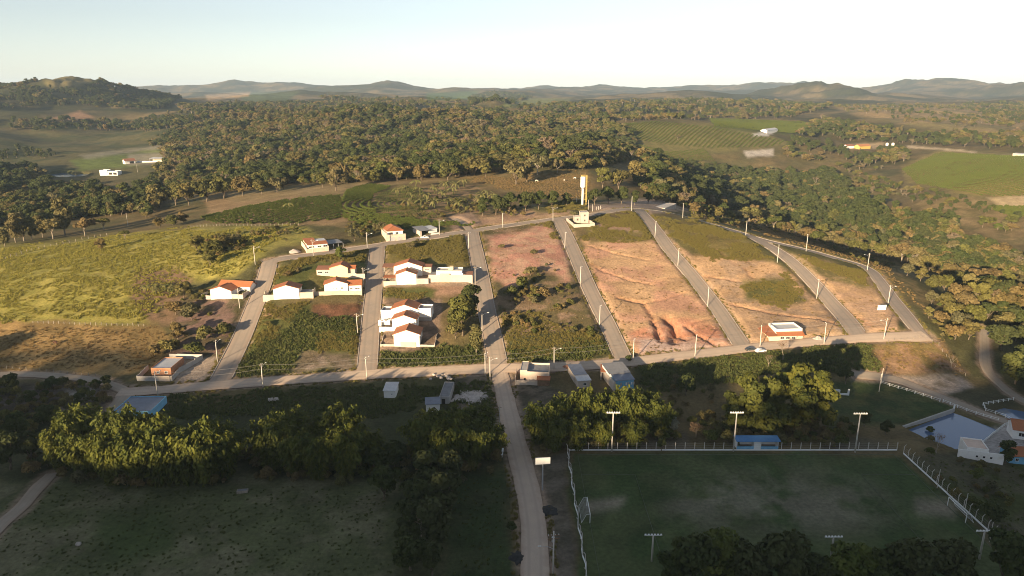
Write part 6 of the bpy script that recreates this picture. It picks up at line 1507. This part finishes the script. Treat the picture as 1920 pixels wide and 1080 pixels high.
meadow('lush_grass', [[(705,660),(912,652),(925,688),(700,696)], [(945,655),(1145,640),(1160,668),(950,688)], [(480,650),(570,590),(670,600),(660,640),(590,640),(610,660),(560,665),(555,700),(440,708)], [(1200,690),(1400,664),(1640,645),(1650,700),(1450,700),(1210,735)], [(240,748),(930,712),(930,760),(700,780),(240,780)]], LUSH, 1.2, .8, 1.6, 'dark green grass beside the main road', keep=.9)
meadow('pasture_grass', [[(-150,470),(100,458),(230,443),(380,430),(560,428),(500,465),(440,515),(350,525),(290,600),(-150,600)]], PAST_, 1.7, .7, 1.5, 'yellow-green tussocks covering the left pasture', keep=.85, thin=(6, .42))
meadow('dry_grass', [[(-150,612),(300,618),(310,640),(290,690),(-150,695)], [(860,335),(1100,320),(1110,345),(1090,372),(980,362)], [(1650,648),(1760,638),(1810,695),(1660,698)], [(1300,405),(1480,430),(1650,490),(1760,600),(1700,560),(1620,496),(1400,430)]], DRYG, 1.6, .5, 1.1, 'dry straw-coloured grass on the slopes', keep=.7)
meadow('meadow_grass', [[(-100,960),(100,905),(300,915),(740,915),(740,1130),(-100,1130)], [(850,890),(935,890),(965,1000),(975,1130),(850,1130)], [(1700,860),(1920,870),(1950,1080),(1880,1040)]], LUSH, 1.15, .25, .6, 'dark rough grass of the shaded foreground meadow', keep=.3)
meadow('scrub_thicket', [[(520,500),(585,483),(610,487),(590,510),(520,535)], [(960,530),(1040,500),(1060,540),(1100,600),(1130,640),(950,645),(940,590)], [(950,520),(1010,500),(1030,560),(960,590)], [(730,455),(880,445),(880,452),(760,468)], [(470,600),(500,590),(510,610),(480,650)], [(320,560),(390,560),(410,600),(330,680)], [(900,395),(1080,375),(1085,385),(920,410)], [(1290,392),(1480,425),(1680,495),(1660,505),(1480,440),(1300,405)], [(640,428),(720,420),(720,440),(660,455)], [(730,380),(900,370),(920,405),(760,415)], [(1740,570),(1840,540),(1850,620),(1790,650),(1760,640)], [(360,440),(560,428),(560,450),(430,470),(380,490)], [(1690,820),(1790,845),(1850,880),(1900,900),(1780,870),(1700,845)], [(1205,735),(1330,700),(1340,760),(1250,790)], [(1700,870),(1920,860),(1920,960),(1840,960)]], SCRUB, 2.8, .10, .28, 'low brown-green scrub on banks and empty lots', 'scrub', 4, .55, 1.5, (8, .54))
meadow('gully_undergrowth', [[(60,850),(940,840),(935,905),(60,910)], [(990,800),(1250,790),(1290,830),(1000,850)], [(1290,790),(1600,790),(1600,835),(1330,838)], [(-100,730),(200,722),(210,790),(-100,870)]], SCRUB, 3.2, .15, .4, 'dark undergrowth along the gully and below the trees', 'undergrowth', 4, .8)
BARE = [[(915,440),(1035,425),(1065,490),(1060,525),(1010,500),(960,540),(925,520)], [(1085,455),(1235,445),(1330,560),(1385,640),(1300,656),(1190,664),(1130,560)], [(1300,480),(1450,490),(1560,580),(1600,630),(1430,610),(1360,560)], [(1450,470),(1620,510),(1685,600),(1690,622),(1630,628),(1560,570)], [(950,585),(1050,570),(1110,590),(1130,625),(1040,640),(950,625)]]
meadow('bare_lot_weeds', BARE, DRYG, 2.4, .3, .8, 'sparse dry weeds on the bare earth lots', 'weeds', keep=.5, thin=(7, .50))
def stone(i):
    R = np.random.default_rng(900 + i); mb = MB(); mb.box(-.5, .5, -.4, .4, -.2, .5); mb.v = [tuple(np.array(v) * R.uniform(.6, 1.2, 3)) for v in mb.v]
    return mb.mesh('stone', 'clod')
STONES = proto_collection('stones', [stone(i) for i in range(3)])
meadow('loose_stones', BARE + [[(700,690),(930,680),(930,700),(700,706)], [(1390,600),(1560,605),(1600,632),(1400,640)]], STONES, 3.6, .15, .45, 'loose stones and clods on the bare earth', 'stones', keep=.45)
_vp = []
for i, r_ in enumerate(ROADS[:9]):
    T = np.gradient(r_[4], axis=0); T /= np.linalg.norm(T, axis=1)[:, None]; Nn = np.stack([-T[:, 1], T[:, 0]], 1); R = np.random.default_rng(i)
    for sgn in (-1, 1):
        for rep_ in range(4): _vp.append(r_[4] + T * R.uniform(-1, 1, (len(T), 1)) + Nn * sgn * (r_[1] / 2 + R.uniform(.1, 1.9, (len(T), 1))))
_vp = np.concatenate(_vp); _vp = _vp[(road_gap(_vp[:, 0], _vp[:, 1]) > .05) & (fbm(_vp[:, 0], _vp[:, 1], 7, 3, 401) > .47)]; _vp = free(np.column_stack([_vp, ground(_vp[:, 0], _vp[:, 1])]))
cloud('verge_weeds', GRASS, _vp, np.random.default_rng(5).uniform(.3, .8, len(_vp)), np.random.default_rng(6).integers(0, 3, len(_vp)), 'ragged weeds along the road verges', 'weeds')
meadow('wood_undergrowth', [ZONES[0][0], ZONES[1][0], ZONES[2][0], ZONES[4][0]], SCRUB, 5.0, .30, .85, 'brown undergrowth filling the gaps of the woods', 'undergrowth', 4, .8, 3.0)
def coffee(name, poly, spacing, mode, ang, label, step=1.7, size=1.0, centre=None):
    W = [at(*p) for p in poly]; cx = [p.x for p in W]; cy = [p.y for p in W]; R = np.random.default_rng(int(poly[0][0]))
    if mode == 'line':
        c, s = math.cos(ang), math.sin(ang); L = max(max(cx) - min(cx), max(cy) - min(cy)); o = np.array([np.mean(cx), np.mean(cy)])
        a = np.arange(-L, L, step); b = np.arange(-L, L, spacing); A, B = np.meshgrid(a, b); A, B = A.ravel() + R.uniform(-.3, .3, A.size), B.ravel() + 3 * np.sin(A.ravel() / 60)
        x, y = o[0] + A * c - B * s, o[1] + A * s + B * c
    else:
        q = at(*centre); xs = []; 
        far = max(math.hypot(p.x - q.x, p.y - q.y) for p in W)
        for r in np.arange(8, far, spacing):
            n = int(2 * math.pi * r / step); t = np.arange(n) * 2 * math.pi / n; xs.append(np.stack([q.x + r * np.cos(t), q.y + r * np.sin(t)], 1))
        xy = np.concatenate(xs); x, y = xy[:, 0], xy[:, 1]
    z = h0f(x, y); px, py, _ = project(x, y, z); m = in_poly(px, py, poly) & (R.random(len(x)) > .03); x, y = x[m], y[m]
    cloud(name, COFFEE, np.stack([x, y, ground(x, y)], 1), R.uniform(.13, .18, len(x)) * size, R.integers(0, 3, len(x)), label, 'coffee rows')
def coffee_bush(i):
    V, Q, lv, c = crown(700 + i, 6.0, 0, 9, 7, 60, .95, .5); return np_mesh('coffee_bush', V, Q, lv, ['leaf_coffee'])
COFFEE = proto_collection('coffee', [coffee_bush(i) for i in range(3)])
coffee('coffee_rows', [(636,385),(650,357),(690,346),(735,350),(702,365),(692,385),(708,402),(760,412),(830,419),(900,422),(760,433),(690,430),(648,414)], 5.2, 'arc', 0, 'curved dark green coffee rows behind the two-storey cream house', centre=(800,381), size=1.1)
coffee('coffee_rows', [(696,384),(706,366),(740,352),(780,350),(800,365),(790,395),(830,412),(900,416),(760,410),(710,400)], 4.2, 'arc', 0, 'thin brownish curved crop rows beside the dark coffee rows', size=.55, centre=(800,381))
coffee('coffee_rows', [(375,408),(460,388),(560,372),(640,366),(640,385),(650,412),(560,422),(400,420)], 6.2, 'line', .92, 'dark slanting coffee rows above the pasture', size=1.05)
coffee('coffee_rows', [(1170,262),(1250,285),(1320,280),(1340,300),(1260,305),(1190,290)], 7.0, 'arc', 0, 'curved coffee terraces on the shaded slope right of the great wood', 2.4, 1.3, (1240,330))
coffee('coffee_rows', [(1130,236),(1230,228),(1330,238),(1480,266),(1440,276),(1330,278),(1250,272),(1170,258)], 6.5, 'line', .95, 'lit green coffee field right of the great wood', 2.6, 1.35)
coffee('coffee_rows', [(1330,222),(1500,228),(1600,246),(1480,250),(1340,238)], 5.5, 'line', .3, 'coffee field beyond the white warehouse', 3.2, 1.5)
coffee('coffee_rows', [(1690,318),(1760,286),(1840,290),(2060,300),(2060,368),(1850,368),(1720,345)], 7.0, 'line', -1.2, 'large lit coffee field at the right edge', 2.2, 1.1)
coffee('coffee_rows', [(1840,386),(2000,388),(2000,415),(1890,405)], 4.0, 'line', -.25, 'small coffee field below the pale bank at the right edge', 2.0, 1.2)

#HAZE_BEGIN
def build_haze():
    mb = MB(); mb.box(-16500, 16500, -960, 16600, -40, 330)
    m = bpy.data.materials.new('air'); m.use_nodes = True; n = m.node_tree.nodes; n.remove(n['Principled BSDF'])
    v = n.new('ShaderNodeVolumePrincipled'); v.inputs['Color'].default_value = (.56, .75, 1.0, 1)
    v.inputs['Density'].default_value = HAZE; v.inputs['Anisotropy'].default_value = 0.0
    m.node_tree.links.new(v.outputs[0], n['Material Output'].inputs['Volume']); MATS['air'] = m
    return tag(mb.build('haze', 'air'), kind='stuff')
HAZE = 5.2e-5
build_haze()
